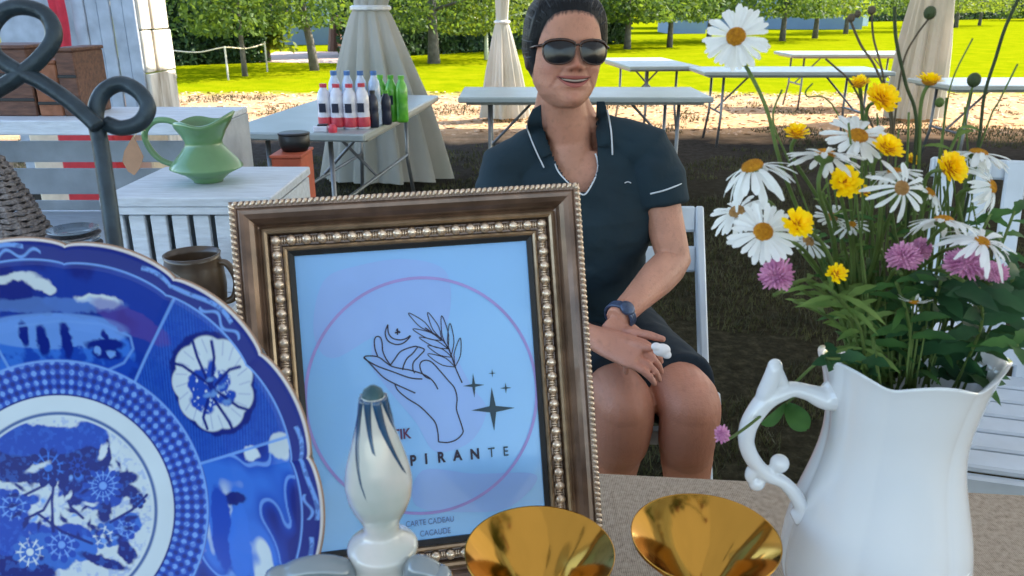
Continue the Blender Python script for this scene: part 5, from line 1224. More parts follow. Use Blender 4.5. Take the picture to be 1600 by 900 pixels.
# ------------------------------------------------------------------ chairs
def white_side_chair():       # slatted garden chair behind the flowers
    t = thing('garden_chair', 'white slatted wooden garden chair behind the flowers at the right', 'chair', (1.2, 1.75, 0))
    W_ = M['chair_white']; rot = -.28; R = rotz(rot); o = Vector((1.24, 1.62, 0)); at = lambda x, y, z: o + R @ Vector((x, y, z))
    bx = lambda c, s, nm, R2=None: MB().bbox(at(*c), s, R if R2 is None else R @ R2, .005).build(nm, W_, t)
    for sx in (-.28, .28):
        bx((sx, -.24, .32), (.05, .04, .64), 'front_leg'); bx((sx, .26, .30), (.05, .04, .60), 'back_leg'); bx((sx, .0, .655), (.09, .60, .025), 'armrest'); bx((sx, .01, .37), (.03, .46, .08), 'side_rail')
    bx((0, -.262, .39), (.51, .022, .09), 'front_rail')
    for i in range(6): bx((0, -.22 + i * .085, .445), (.51, .072, .018), 'seat_slat')
    Rt = Matrix.Rotation(-.22, 3, 'X')
    for i in range(7):
        x = -.24 + i * .08; bx((x, .30, .70), (.048, .016, .58), 'back_slat', Rt)
    bx((0, .262, .50), (.54, .03, .05), 'lower_back_rail', Rt); bx((0, .385, .955), (.54, .03, .05), 'upper_back_rail', Rt)
white_side_chair()
def seat_chair():
    t = thing('folding_chair', 'white folding chair the woman sits on', 'chair', (.22, 1.95, 0))
    W_ = M['chair_white']
    pts = lambda l: [Vector(q) for q in l]
    def slab(p, q, w, d, nm, dirx=(1, 0, 0)):
        p, q = Vector(p), Vector(q); z = (q - p); L_ = z.length; z.normalize(); x = Vector(dirx); x = (x - z * x.dot(z)).normalized(); y = z.cross(x); MB().bbox((p + q) / 2, (w, d, L_), Matrix((x, y, z)).transposed(), .004).build(nm, W_, t)
    tR = PY(1091, 325, 2.14); bR = PY(1074, 500, 2.02)
    d = (bR - tR); fR = tR + d * ((tR.z) / (tR.z - bR.z)) * 1.0
    x0 = tR.x - .47
    for dx in (0, -.47):
        slab(tR + Vector((dx, 0, 0)), Vector((tR.x + dx - .02, 1.62, .0)), .022, .04, 'front_leg')
        slab(Vector((tR.x + dx * .92 - .02, 1.72, .46)), Vector((tR.x + dx * .92 - .02, 2.22, .0)), .022, .035, 'back_leg')
    MB().bbox((tR.x - .235, 1.84, .455), (.40, .40, .035), None, .012).build('seat', W_, t)
    for z, y in ((.80, 2.12), (.70, 2.075)): MB().bbox((tR.x - .235, y, z), (.45, .018, .07), Matrix.Rotation(-.3, 3, 'X'), .006).build('back_slat', W_, t)
    MB().bbox((tR.x - .235, 1.66, .16), (.44, .018, .035), None, .004).build('stretcher', W_, t)
    MB().bbox((.205 + .11, 1.60, .43), (.10, .03, .035), None, .004).build('seat_front', W_, t)
seat_chair()

# ------------------------------------------------------------------ the seated woman
def evaluated(o):
    dg = bpy.context.evaluated_depsgraph_get(); me = bpy.data.meshes.new_from_object(o.evaluated_get(dg)); return me
def remeshed(mb, name, vox, it, m, parent, label=None):
    o = mb.build(name + '_src', m); md = o.modifiers.new('r', 'REMESH'); md.mode = 'VOXEL'; md.voxel_size = vox; md.use_smooth_shade = True
    if it: s = o.modifiers.new('s', 'SMOOTH'); s.iterations = it; s.factor = .5
    bpy.context.view_layer.update(); me = evaluated(o); bpy.data.objects.remove(o); me.name = name
    for p in me.polygons: p.use_smooth = True
    if not me.materials: me.materials.append(m)
    n = mkobj(name, me, parent); return n
def person():
    HY = 1.76; C = PY(882, 80, HY); YAW = math.radians(11)
    Rh = Matrix.Rotation(YAW, 3, 'Z') @ Matrix.Rotation(-.09, 3, 'X') @ Matrix.Rotation(math.radians(1.5), 3, 'Y')
    hw = lambda x, y, z: C + Rh @ Vector((x * 1.05, y, z * .965))
    sl_z = [-.121, -.116, -.106, -.092, -.07, -.04, -.01, .02, .05, .078, .098, .110, .116]
    sl_w = [.010, .027, .039, .0505, .0615, .0680, .0710, .0720, .0700, .0630, .0490, .0300, .006]
    sl_f = [.066, .080, .087, .0885, .0875, .0875, .0865, .0885, .0865, .0760, .0560, .0300, .004]
    sl_b = [-.05, -.03, -.005, .025, .055, .078, .090, .097, .099, .091, .070, .042, .006]
    th_ = [math.radians(q) for q in (12, 24, 36, 48, 58, 67, 75, 82, 88)]
    sl_z = sl_z[:9] + [.05 + .066 * math.sin(q) for q in th_]; sl_w = sl_w[:9] + [.070 * math.cos(q) ** .9 for q in th_]
    sl_f = sl_f[:9] + [.0865 * math.cos(q) ** .85 for q in th_]; sl_b = sl_b[:9] + [.099 * math.cos(q) ** .85 for q in th_]
    g1 = lambda v, s: math.exp(-(v / s) ** 2)
    def feat(x, z):
        d = 0
        if -.040 < z < .02: pass
        ridge = np.interp(z, [-.050, -.043, -.036, -.030, -.015, .0, .012, .03], [0, .004, .019, .0205, .013, .006, .002, 0])
        wd = np.interp(z, [-.045, -.034, -.01, .01], [.013, .0125, .009, .008])
        d += float(ridge) * g1(x, float(wd))
        d += .007 * (g1(x - .0145, .006) + g1(x + .0145, .006)) * g1(z + .037, .007)
        d -= .0085 * (g1(x - .032, .017) + g1(x + .032, .017)) * g1(z - .002, .014)
        d += .0035 * (g1(x - .03, .02) + g1(x + .03, .02)) * g1(z - .023, .008)
        d += .0055 * (g1(x - .043, .016) + g1(x + .043, .016)) * g1(z + .034, .018)
        d -= .0030 * (g1(abs(x) - (.026 + (-.045 - z) * .45), .004)) * (1 if -.075 < z < -.038 else 0)
        d += .0045 * g1(x, .026) * g1(z + .053, .007) + .005 * g1(x, .022) * g1(z + .0735, .006)
        d -= .003 * g1(x, .02) * g1(z + .084, .006); d += .006 * g1(x, .018) * g1(z + .102, .012)
        return d
    def fy(x, z, off=0):           # front surface y at x,z
        w = float(np.interp(z, sl_z, sl_w)); f = float(np.interp(z, sl_z, sl_f)); u = min(.995, abs(x) / w)
        base = f * (1 - u ** 2.25) ** (1 / 2.25); return -(base + feat(x, z) + off)
    hb = MB(); nz, na = 90, 120; vs = []; fs = []
    for i in range(nz + 1):
        z = -.121 + .237 * (i / nz); w = float(np.interp(z, sl_z, sl_w)); f = float(np.interp(z, sl_z, sl_f)); b = float(np.interp(z, sl_z, sl_b))
        for j in range(na):
            a = 2 * PI * j / na; cx, cy = math.sin(a), -math.cos(a)
            x = w * math.copysign(abs(cx) ** (2 / 2.2), cx)
            if cy < 0: y = -f * abs(cy) ** (2 / 2.25) - feat(x, z) * min(1, abs(cy) * 1.6)
            else: y = b * abs(cy) ** (2 / 2.1) if b > 0 else b * abs(cy)
            vs.append(hw(x, y, z))
    for i in range(nz):
        for j in range(na): fs.append((i * na + j, i * na + (j + 1) % na, (i + 1) * na + (j + 1) % na, (i + 1) * na + j))
    fs.append(tuple(range(na - 1, -1, -1))); fs.append(tuple(range(nz * na, (nz + 1) * na)))
    t = thing('person', 'seated woman in dark navy polo shirt, shorts and large sunglasses, hands crossed in lap', 'person', (.22, 1.9, 0))
    b = MB(); b.add(vs, fs)
    # ears
    for s in (-1, 1): b.ball(hw(s * .0725, .012, -.012), (.008, .018, .030), 10, 8, Rh)
    # neck and torso (viewer's left = her right)
    base = PY(888, 232, 1.80)
    b.tube([hw(0, .020, -.045), hw(.0, .018, -.10), base + Vector((0, -.008, .03)), base + Vector((0, .01, -.05))], [(.050, .055), (.0455, .048), (.050, .050), (.085, .060)], 24)
    for s in (-1, 1): b.tube([hw(s * .03, .02, -.085), base + Vector((s * .07, .02, .005)), base + Vector((s * .125, .02, -.03))], [.020, .026, .032], 12)
    hipc = Vector((.165, 1.93, .53)); sh = PY(905, 238, 1.82); chest = PY(905, 330, 1.79); waist = PY(905, 440, 1.83)
    b.tube([sh + Vector((0, 0, .0)), chest.lerp(sh, .5), chest, waist, hipc], [(.15, .065), (.165, .085), (.165, .098), (.150, .095), (.170, .115)], 32, up=(0, 1, 0))
    shL = PY(1013, 237, 1.80); elL = PY(1053, 408, 1.72); wrL = PY(962, 500, 1.53)      # her left arm
    shR = PY(796, 264, 1.80); elR = PY(770, 440, 1.72); wrR = PY(925, 530, 1.50)
    for (A, E_, Wr) in ((shL, elL, wrL), (shR, elR, wrR)):
        sg = Vector((.0, .012, 0))
        b.tube([A.lerp(sh, .35) + Vector((0, 0, .0)), A, A.lerp(E_, .35), A.lerp(E_, .8), E_, E_.lerp(Wr, .12), E_.lerp(Wr, .3), E_.lerp(Wr, .7), Wr], [.05, .0495, .046, .0405, .0385, .041, .041, .030, (.0265, .0225)], 18)
    # hands: palm + five fingers each
    def hand(wr, kn, up, fingers, thumb):
        up = Vector(up).normalized(); d = (kn - wr); L_ = d.length; d.normalize(); sd_ = d.cross(up).normalized(); up = sd_.cross(d)
        b.tube([wr - d * .01, wr + d * L_ * .4, wr + d * L_ * .85, wr + d * L_ * 1.0], [(.026, .020), (.036, .0165), (.041, .0150), (.038, .013)], 18, up=up)
        for i, (o, l, cur, spread) in enumerate(fingers):
            p = wr + d * L_ * .93 + sd_ * o; q = [p]; ang = 0; dd = (d + sd_ * spread).normalized()
            for k, seg in enumerate((.42, .31, .27)):
                ang += cur[k]; v = dd * math.cos(ang) - up * math.sin(ang); q.append(q[-1] + v * l * seg)
            b.tube([q[0] - dd * .02, q[0], q[1], q[2], q[3]], [.0085, .0086, .0080, .0072, .0060], 10); b.ball(q[3], .0058, 8, 6)
        p0, p1, p2, p3 = thumb; b.tube([p0, p1, p2, p3], [.013, .0115, .0095, .007], 10); b.ball(p3, .0068, 8, 6)
    # right hand on top, pointing to the viewer's right and down
    knR = PY(1003, 556, 1.43); wR2 = PY(925, 526, 1.50)
    hand(wR2, knR, (.05, -.55, .85), [(.028, .062, (.15, .45, .4), .04), (.0095, .068, (.22, .55, .4), .02), (-.0095, .064, (.3, .6, .4), -.01), (-.028, .052, (.4, .6, .4), -.04)],
         (wR2.lerp(knR, .5), PY(978, 536, 1.46), PY(998, 540, 1.44), PY(1016, 545, 1.425)))
    # left hand below/behind, fingers showing at the upper right
    wL2 = PY(958, 506, 1.535); knL = PY(990, 540, 1.50)
    hand(wL2, knL, (.1, -.6, .8), [(.024, .05, (.2, .5, .4), .5), (.008, .052, (.3, .8, .6), .2), (-.010, .05, (.5, .9, .6), .1), (-.026, .042, (.6, .9, .6), .0)],
         (wL2.lerp(knL, .4), PY(988, 520, 1.50), PY(1014, 524, 1.48), PY(1036, 530, 1.465)))
    # legs
    for (hx, kx, ky, ax, kz) in ((.085, PY(976, 600, 1.50).x, 1.50, PY(956, 735, 1.50).x, .565), (.255, PY(1079, 600, 1.50).x, 1.49, PY(1097, 735, 1.5).x, .570)):
        hp = Vector((hx, 1.93, .555)); kn = Vector((kx, ky, kz)); an = Vector((ax + .0, ky + .05, .10)); ca = kn.lerp(an, .35) + Vector((0, .03, 0))
        cp = bez([hp, hp.lerp(kn, .5) + Vector((0, 0, .006)), hp.lerp(kn, .86), kn + Vector((0, .004, -.012)), kn + Vector((0, .004, -.085)), ca, kn.lerp(an, .7) + Vector((0, .015, 0)), an], 8)
        rr_ = [.090, .079, .068, .065, .060, .057, .040, .034]; b.tube(cp, [float(np.interp(i / 8, range(8), rr_)) for i in range(len(cp))], 24, up=(1, 0, 0))
        b.ball(kn + Vector((0, -.004, -.012)), (.060, .062, .064), 20, 14); b.ball(kn + Vector((0, -.030, -.030)), (.034, .035, .040), 14, 10)
        b.tube([an + Vector((0, .03, -.04)), an + Vector((0, -.04, -.055)), an + Vector((0, -.13, -.075)), an + Vector((0, -.18, -.082))], [.032, .034, .034, .02], 14, flat=.7)
    body = remeshed(b, 'body', .0034, 2, None, t) if False else None
    skin = attrmat('skin', rough=.48, bump=.4, bscale=260, spec=.4, sss=.10)
    body = remeshed(b, 'body', .0032, 3, skin, t); me = body.data
    if not me.materials or me.materials[0] is None: me.materials.clear(); me.materials.append(skin)
    nv = len(me.vertices); co = np.empty(nv * 3, np.float32); me.vertices.foreach_get('co', co); co = co.reshape(-1, 3)
    base_c = np.array(srgb(190, 138, 116)[:3]); arm_c = np.array(srgb(178, 128, 102)[:3]); red = np.array(srgb(172, 100, 84)[:3])
    cols = np.tile(base_c, (nv, 1)); nzv = fbm(co[:, 0] * 30 + 90, co[:, 2] * 30 + 90, 5)
    cols = cols * (.82 + .36 * nzv[:, None]) * (1 + (fbm(co[:, 0] * 11 + 70, co[:, 2] * 11 + 70, 25)[:, None] - .5) * np.array([.05, .22, .25])); sp = fbm(co[:, 0] * 160 + 20, co[:, 2] * 160 + 20, 15, 2); cols = cols * (1 - .16 * np.clip(sp - .62, 0, 1)[:, None] * 4)
    loc = ((co - np.array(C)) @ np.array(Rh)) / np.array([1.05, 1, .965])        # head local
    def G3(x, y, z, s): return np.exp(-(((loc[:, 0] - x) ** 2 + (loc[:, 2] - z) ** 2) / s ** 2)) * (loc[:, 1] < 0) * (loc[:, 2] > -.13)
    for (x, z, s, k) in ((.043, -.035, .02, .45), (-.043, -.035, .02, .40), (0, -.034, .013, .5), (0, -.1, .015, .25), (0, -.064, .022, .25)):
        w = (G3(x, 0, z, s) * k)[:, None]; cols = cols * (1 - w) + red * w
    w = np.clip((.66 - co[:, 2]) * 6, 0, .55)[:, None]; cols = cols * (1 - w) + np.array(srgb(186, 122, 94)[:3]) * w
    for sgx in (-1, 1):      # shade of smile creases and nostrils painted into the skin colour
        for q in range(12):
            f = q / 11; w = (G3(sgx * (.022 + .022 * f), 0, -.036 - .040 * f, .0028) * .30)[:, None]; cols = cols * (1 - w) + np.array(srgb(120, 70, 58)[:3]) * w
        w = (G3(sgx * .0085, 0, -.0425, .0034) * .75)[:, None]; cols = cols * (1 - w) + np.array(srgb(70, 36, 32)[:3]) * w
    hw_ = np.exp(-((co[:, 0] - knR.x) ** 2 + (co[:, 2] - knR.z) ** 2) / .06 ** 2)[:, None] * .3; cols = cols * (1 - hw_) + red * hw_
    HL = ([0, .2, .4, .6, .8, .95, 1.1, 1.25, 1.45, 1.8, 2.3, PI], [.0765, .0755, .073, .067, .054, .034, .006, -.026, -.048, -.058, -.075, -.088])
    ang = np.abs(np.arctan2(loc[:, 0] / .07, -loc[:, 1] / .087)); hl = np.interp(ang, *HL); jag = (fbm(ang * 60 + 40, loc[:, 2] * 20 + 40, 33, 2) - .5) * .010
    w = (np.clip((loc[:, 2] - hl + .0052 + jag) / .007, 0, 1) * (loc[:, 2] > -.13) * .93)[:, None]; cols = cols * (1 - w) + np.array(srgb(24, 24, 28)[:3]) * w
    setcol(me, cols)
    # face details
    def strip(pts, wtop, wbot, off, nm, m):
        mb = MB(); vs = []; fs = []; k = len(pts)
        for i, (x, z) in enumerate(pts):
            for q in (wtop[i], 0, -wbot[i]): vs.append(hw(x, fy(x, z + q, off if q == 0 else off * .35), z + q))
        for i in range(k - 1):
            z0 = i * 3; fs += [(z0, z0 + 3, z0 + 4, z0 + 1), (z0 + 1, z0 + 4, z0 + 5, z0 + 2)]
        mb.add(vs, fs); return mb.build(nm, m, t, smooth=True)
    xs = [(-.035 + .070 * i / 14) for i in range(15)]; u = [abs(x) / .035 for x in xs]
    zc = lambda x: -.0615 + .0075 * (abs(x) / .035) ** 2
    strip([(x, zc(x) + .003 * (1 - (abs(x) / .035) ** 2)) for x in xs], [.0052 * (1 - q ** 2.2) + .0004 for q in u], [.0016 * (1 - q ** 2) + .0003 for q in u], .0035, 'upper_lip', M['lips'])
    strip([(x, zc(x) - .0095 * (1 - (abs(x) / .035) ** 2)) for x in xs], [.0018 * (1 - q ** 2) + .0003 for q in u], [.0058 * (1 - q ** 2) + .0004 for q in u], .0042, 'lower_lip', M['lips'])
    strip([(x * .92, zc(x) - .0032 * (1 - (abs(x) / .035) ** 2)) for x in xs], [.0055 * (1 - q ** 2) + .0006 for q in u], [.0050 * (1 - q ** 2) + .0006 for q in u], .0014, 'mouth_opening', M['mouth'])
    strip([(x * .76, zc(x * .76) - .0018) for x in xs], [.0028 * (1 - q ** 4) for q in u], [.0024 * (1 - q ** 4) for q in u], .0024, 'teeth', M['teeth'])
    for s in (): strip([(s * (.012 + .038 * i / 8), .0215 + .005 * math.sin(i / 8 * PI * .8)) for i in range(9)], [.0022] * 9, [.0018] * 9, .0012, 'eyebrow', M['hair'])
    for s in (-1, 1): MB().ball(hw(s * .031, fy(s * .031, 0) + .009, .001), .0115, 16, 10).build('eye', M['teeth'], t, smooth=True)
    # hair shell pulled back
    vs = []; fs = []; nz2, na2 = 60, 300
    def hairline(an):     # an: 0 front .. pi back
        return float(np.interp(abs(an), [0, .2, .4, .6, .8, .95, 1.1, 1.25, 1.45, 1.8, 2.3, PI], [.0765, .0755, .073, .067, .054, .034, .006, -.026, -.048, -.058, -.075, -.088]))
    def shellpt(an, z):
        cx, cy = math.sin(an), -math.cos(an); zc_ = min(z, .1158); w = float(np.interp(zc_, sl_z, sl_w)); f = float(np.interp(zc_, sl_z, sl_f)); bb = float(np.interp(zc_, sl_z, sl_b))
        h0 = hairline(an); u_ = min(1, max(0, (z - h0) / .06)); th = -.0012 + .0105 * u_ ** .8 + .002 * abs(cx) * u_; th *= 1 + .25 * max(0, cy); th += u_ * (.0022 * noise.noise(Vector((an * 5, z * 6, 3))) + .0007 * noise.noise(Vector((an * 24, z * 9, 7))))
        x = (w + th) * math.copysign(abs(cx) ** (2 / 2.2), cx)
        y = (-(f + th) * abs(cy) ** (2 / 2.25)) if cy < 0 else max(.006, bb + th) * abs(cy) ** (2 / 2.1); zz_ = z
        q_ = min(1, max(0, (z - .055) / .06)); zz_ = z + .010 * q_ * q_ * (3 - 2 * q_) * min(1, max(0, (z - h0) / .02))
        return hw(x, y, zz_)
    for i in range(nz2 + 1):
        for j in range(na2):
            a = 2 * PI * j / na2; an = (a + PI) % (2 * PI) - PI; h0 = hairline(an); z = h0 + (.1158 - h0) * math.sin(i / nz2 * PI / 2)
            vs.append(shellpt(an, z))
    for i in range(nz2):
        for j in range(na2): fs.append((i * na2 + j, i * na2 + (j + 1) % na2, (i + 1) * na2 + (j + 1) % na2, (i + 1) * na2 + j))
    fs.append(tuple(range(nz2 * na2, (nz2 + 1) * na2)))
    mb = MB(); mb.add(vs, fs); hair = mb.build('hair', M['hair'], t, smooth=True)
    hb2 = bmesh.new(); hb2.from_mesh(hair.data); hbv = BVHTree.FromBMesh(hb2); hb2.free()
    md = hair.modifiers.new('s', 'SOLIDIFY'); md.thickness = .004; md.offset = -1
    st = MB(); g = random.Random(4); cen = hw(0, .01, .03); bun = (hw(.01, .118, .045) - cen).normalized()
    for k in range(1100):
        an = g.gauss(0, .75) if k % 3 else g.uniform(-2.2, 2.2)
        if abs(an) > 2.4: continue
        p0 = shellpt(an, hairline(an) + g.uniform(-.0065, .006) - (.004 if k % 11 == 0 else 0)); d0 = (p0 - cen).normalized(); top = (Rh @ Vector((math.sin(an) * .55, .1, 1))).normalized()
        pts = []; m_ = 12
        for i in range(m_ + 1):
            f = i / m_; q = d0.slerp(bun, f * .95)
            h = hbv.ray_cast(cen, q)
            if h[0] is None: continue
            pts.append(h[0] + q * (-.0001 + (.0004 + (.002 if k % 37 == 0 else 0)) * math.sin(f * PI) * (k % 7) / 6))
        st.cur = 1 if k % 3 == 1 else 0
        if len(pts) > 4: st.tube([p0 - (p0 - cen).normalized() * .0015] + pts[1:], [.00025] + [.00055] * (len(pts) - 2) + [.0004], 4)
    for k in range(64):
        an = -1.25 + 2.5 * (k + .5) / 64 + g.uniform(-.02, .02); p0 = shellpt(an, hairline(an) + .002); d0 = (p0 - cen).normalized(); pts = []
        for i in range(15):
            h = hbv.ray_cast(cen, d0.slerp(bun, .02 + .9 * i / 14))
            if h[0] is not None: pts.append(h[0] + (h[0] - cen).normalized() * (-.0012 + .0003 * (k % 3)))
        st.cur = 1 if k % 4 == 1 else 0
        if len(pts) > 5: st.tube(pts, [.0006] + [.0015 + .0004 * (k % 2)] * (len(pts) - 2) + [.001], 6)
    st.build('hair_strands', [M['hair'], M['hair_sheen']], t, smooth=True, kind='stuff')
    MB().ball(hw(.01, .118, .045), (.035, .03, .035), 20, 14).build('hair_bun', M['hair'], t, smooth=True)
    # sunglasses: browline, lenses, bridge, temples
    gl = MB(); fr = MB()
    def lens_outline(s):
        pp = [(.006, .013), (.016, .019), (.032, .0215), (.051, .019), (.0615, .011), (.0625, -.006), (.057, -.0195), (.046, -.0262), (.027, -.0262), (.012, -.019), (.006, -.005)]
        return [(s * x, z - .003) for x, z in pp]
    gy = lambda x: -.102 - .003 + .0 + (abs(x) / .06) ** 2 * .020
    sg = thing if False else None
    for s in (-1, 1):
        ol = bez([Vector((x, z, 0)) for x, z in lens_outline(s)], 5, True); n = len(ol); cx_ = s * .034; cz_ = -.004; vs = []; fs = []
        for rr in (1.0, .66, .33):
            for v in ol: x = cx_ + (v.x - cx_) * rr; z = cz_ + (v.y - cz_) * rr; vs.append(hw(x, gy(x) - .003 * (1 - rr * rr), z))
        vs.append(hw(cx_, gy(cx_) - .003, cz_))
        for k in range(2):
            for j in range(n): fs.append((k * n + j, k * n + (j + 1) % n, (k + 1) * n + (j + 1) % n, (k + 1) * n + j))
        for j in range(n): fs.append((2 * n + j, 2 * n + (j + 1) % n, 3 * n))
        m1 = MB(); m1.add(vs, fs); m1.build('lens', M['lens'], t, smooth=True)
        fr.tube([hw(v.x, gy(v.x), v.y) for v in ol], [(.0018 + (.0014 if v.y > .008 else 0)) for v in ol], 8, closed=True)
        fr.tube([hw(s * .0605, gy(.06), .008), hw(s * .0735, -.06, .006), hw(s * .076, .0, .004), hw(s * .074, .03, -.008)], [.0034, .0028, .0024, .0018], 8)
    fr.tube([hw(-.008, gy(0) + .001, .006), hw(0, gy(0) - .001, .009), hw(.008, gy(0) + .001, .006)], .0022, 8)
    fr.build('sunglasses_frame', M['tortoise'], t, smooth=True)
    # shirt
    sb = MB()
    sb.tube([sh + Vector((0, .0, .035)), sh + Vector((0, 0, .005)), chest.lerp(sh, .5), chest, waist.lerp(chest, .4), waist, hipc + Vector((0, -.01, .06)), hipc + Vector((0, -.01, .0))], [(.085, .060), (.150, .078), (.172, .100), (.172, .112), (.160, .108), (.160, .108), (.176, .128), (.18, .132)], 40, up=(0, 1, 0))
    for (A, E_) in ((shL, elL), (shR, elR)):
        sb.tube([base + Vector((0, .02, -.005)), A.lerp(base, .5) + Vector((0, .01, .018)), A + Vector((0, .0, .002)), A.lerp(E_, .25), A.lerp(E_, .50)], [.058, .057, .062, .062, .060], 24)
    sb.tube([base + Vector((0, .015, .03)), base + Vector((0, .015, -.05))], [(.066, .060), (.09, .07)], 28)
    shirt = remeshed(sb, 'shirt', .0045, 5, M['shirt'], t); sm_ = shirt.data
    if not sm_.materials or sm_.materials[0] is None: sm_.materials.clear(); sm_.materials.append(M['shirt'])
    # folds
    nv = len(sm_.vertices); co = np.empty(nv * 3, np.float32); sm_.vertices.foreach_get('co', co); co = co.reshape(-1, 3); nr = np.empty(nv * 3, np.float32); sm_.vertices.foreach_get('normal', nr); nr = nr.reshape(-1, 3)
    f1 = fbm(co[:, 0] * 9 + co[:, 2] * 4 + 30, co[:, 2] * 14 + 30, 61, 3) - .5; f2 = np.sin(co[:, 2] * 60 + 12 * co[:, 0] + 6 * f1) * np.clip((.78 - co[:, 2]) * 5, 0, 1)
    f3 = np.sin(co[:, 0] * 70 - co[:, 2] * 45 + 5 * f1) * np.exp(-((co[:, 0] - .30) / .05) ** 2) * np.exp(-((co[:, 2] - 1.0) / .09) ** 2); co += nr * (f1 * .022 + f2 * .005 + f3 * .004)[:, None]; sm_.vertices.foreach_set('co', co.astype(np.float32).ravel()); sm_.update()
    # V opening
    poly = [(846, 150), (848, 192), (856, 225), (868, 255), (884, 280), (906, 300), (917, 300), (928, 282), (936, 262), (933, 235), (931, 150)]
    def inpoly(x, y):
        c = False; n = len(poly)
        for i in range(n):
            (x0, y0), (x1, y1) = poly[i], poly[i - 1]
            if (y0 > y) != (y1 > y) and x < (x1 - x0) * (y - y0) / (y1 - y0) + x0: c = not c
        return c
    bm = bmesh.new(); bm.from_mesh(sm_); dele = []
    for f in bm.faces:
        c = f.calc_center_median()
        if c.z > .93:
            x, y = proj(c)
            if (c.y < base.y + .0 and inpoly(x, y)) or (c.z > base.z + .018 and (Vector((c.x, c.y, 0)) - Vector((base.x, base.y + .015, 0))).length < .060): dele.append(f)
    bmesh.ops.delete(bm, geom=dele, context='FACES'); bm.to_mesh(sm_)
    bvh = BVHTree.FromBMesh(bm); bm.free()
    so = shirt.modifiers.new('s', 'SOLIDIFY'); so.thickness = .0035; so.offset = 1
    O = Vector((0, 0, HC))
    def onshirt(px, py, off=.004, dflt=1.72):
        r = ray(px, py).normalized(); h = bvh.ray_cast(O, r)
        if h[0] is None or h[3] > 2.2 or h[0].y > 1.86:
            return PY(px, py, dflt)
        return h[0] - r * off
    def pipe(pp, w, nm, m, off=.005, dflt=1.74):
        q = bez([Vector((x, y, 0)) for x, y in pp], 6); pts = [onshirt(v.x, v.y, off, dflt) for v in q]
        for _ in range(3): pts = [pts[0]] + [(pts[i - 1] + pts[i] * 2 + pts[i + 1]) / 4 for i in range(1, len(pts) - 1)] + [pts[-1]]
        MB().tube(pts, w, 6).build(nm, m, t, smooth=True); return pts
    def wing(outer, inner, nm):
        vs = []; fs = []; n = 14; a = bez([Vector((x, y, 0)) for x, y in outer], n // (len(outer) - 1) + 1)[:n]; b_ = bez([Vector((x, y, 0)) for x, y in inner], n // (len(inner) - 1) + 1)[:n]; m_ = 6
        for i in range(n):
            for k in range(m_ + 1):
                q = a[i].lerp(b_[i], k / m_); vs.append(onshirt(q.x, q.y, .008 + .004 * math.sin(k / m_ * PI), 1.745))
        for i in range(n - 1):
            for k in range(m_): fs.append((i * (m_ + 1) + k, i * (m_ + 1) + k + 1, (i + 1) * (m_ + 1) + k + 1, (i + 1) * (m_ + 1) + k))
        mb = MB(); mb.add(vs, fs); o = mb.build(nm, M['shirt'], t, smooth=True); md = o.modifiers.new('s', 'SOLIDIFY'); md.thickness = .003
        sm2 = o.modifiers.new('sm', 'SMOOTH'); sm2.iterations = 3
    wing([(832, 170), (822, 196), (834, 228), (850, 262)], [(846, 162), (848, 192), (856, 222), (866, 250)], 'collar')
    wing([(945, 158), (950, 178), (956, 206), (958, 242)], [(932, 158), (931, 185), (932, 212), (934, 240)], 'collar')
    pipe([(822, 196), (834, 228), (850, 262)], .0016, 'collar_piping', M['piping'], .0125)
    pipe([(949, 172), (955, 205), (957, 242)], .0018, 'collar_piping', M['piping'], .0125)
    pipe([(866, 252), (872, 268), (888, 286), (905, 301), (914, 304), (924, 290), (933, 270), (934, 252), (930, 240)], .0020, 'neck_piping', M['piping'], .003)
    hemp = pipe([(1016, 303), (1040, 297), (1060, 289), (1070, 284)], .0019, 'sleeve_piping', M['piping'], .004)
    pipe([(976, 286), (981, 284), (986, 286)], .0012, 'chest_emblem', M['piping'], .004)
    # shorts
    sb = MB()
    for (hx, kx, ky, kz) in ((.085, PY(976, 600, 1.50).x, 1.50, .565), (.255, PY(1079, 600, 1.50).x, 1.49, .570)):
        hp = Vector((hx, 1.95, .555)); kn = Vector((kx, ky, kz)); sb.tube([hp + Vector((0, .03, 0)), hp.lerp(kn, .3), hp.lerp(kn, .6), hp.lerp(kn, .875)], [.108, .104, .094, .086], 28)
    sb.tube([hipc + Vector((0, 0, .08)), hipc, hipc + Vector((0, .01, -.06))], [(.165, .115), (.185, .135), (.17, .12)], 28, up=(0, 1, 0))
    sb.tube([Vector((.18, 1.80, .56)), Vector((.25, 1.62, .545))], [.07, .05], 20)
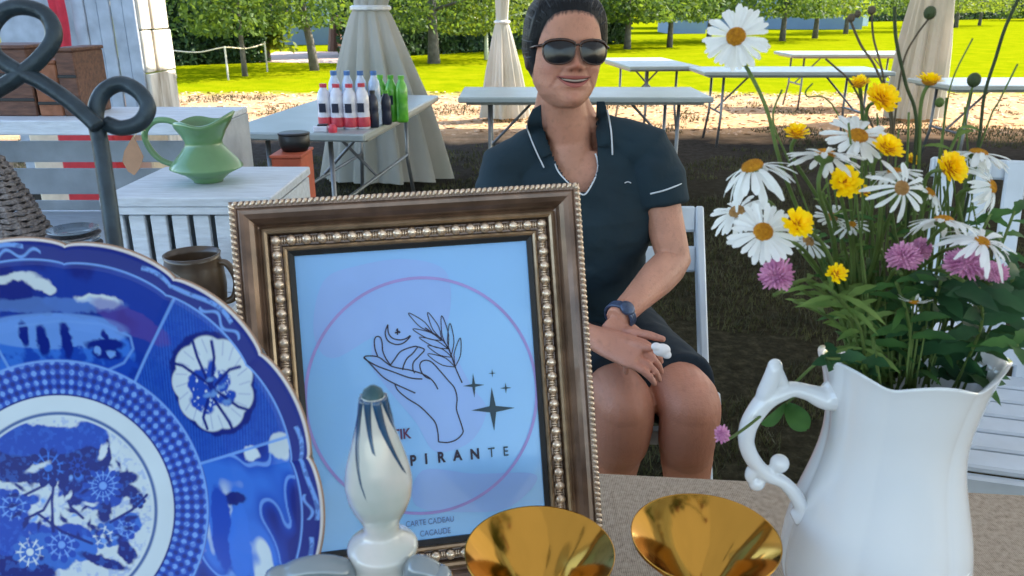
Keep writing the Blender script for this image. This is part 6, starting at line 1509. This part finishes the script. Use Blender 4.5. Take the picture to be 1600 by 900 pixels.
    shorts = remeshed(sb, 'shorts', .006, 5, M['shorts'], t)
    if not shorts.data.materials or shorts.data.materials[0] is None: shorts.data.materials.clear(); shorts.data.materials.append(M['shorts'])
    d_ = shorts.data; nv = len(d_.vertices); co = np.empty(nv * 3, np.float32); d_.vertices.foreach_get('co', co); co = co.reshape(-1, 3); nr = np.empty(nv * 3, np.float32); d_.vertices.foreach_get('normal', nr); nr = nr.reshape(-1, 3)
    co += nr * ((fbm(co[:, 0] * 12 + 30, co[:, 1] * 12 + 30, 71, 3) - .5) * .016)[:, None]; d_.vertices.foreach_set('co', co.ravel()); d_.update()
    # watch on her left wrist
    ax = (wrL - elL).normalized(); cW = elL.lerp(wrL, .93); a1 = ax.cross(Vector((0, 0, 1))).normalized(); a2 = ax.cross(a1)
    MB().tube([cW + a1 * .030 * math.cos(k * PI / 12) + a2 * .0275 * math.sin(k * PI / 12) for k in range(24)], (.0025), 8, closed=True).build('watch_band_edge', M['silver'], t, smooth=True)
    wb = MB(); 
    for dd in (-.006, 0, .006): wb.tube([cW + ax * dd + a1 * .031 * math.cos(k * PI / 12) + a2 * .0285 * math.sin(k * PI / 12) for k in range(24)], .0040, 8, closed=True)
    wob = wb.build('watch_band', M['watch'], t, smooth=True)
    nrmW = (O - cW); nrmW = (nrmW - ax * nrmW.dot(ax)).normalized()
    MB().lathe([(.0001, -.004), (.0155, -.004), (.0165, .002), (.014, .005), (.0001, .0055)], cW + nrmW * .031, 24, axis=nrmW).build('watch_face', M['watch'], t, smooth=True)
    # tissue held in the hand
    p = PY(1034, 547, 1.39); mb = MB(); mb.ball(p, (.017, .010, .013), 16, 12); mb.ball(p + Vector((-.011, 0, .007)), (.010, .009, .008), 12, 8); mb.ball(p + Vector((.010, -.002, -.009)), (.009, .008, .008), 12, 8)
    o = remeshed(mb, 'tissue', .0015, 1, M['tissue'], None); tag(o, 'crumpled white tissue held in the fingers of the woman', 'tissue')
    if not o.data.materials or o.data.materials[0] is None: o.data.materials.clear(); o.data.materials.append(M['tissue'])
person()
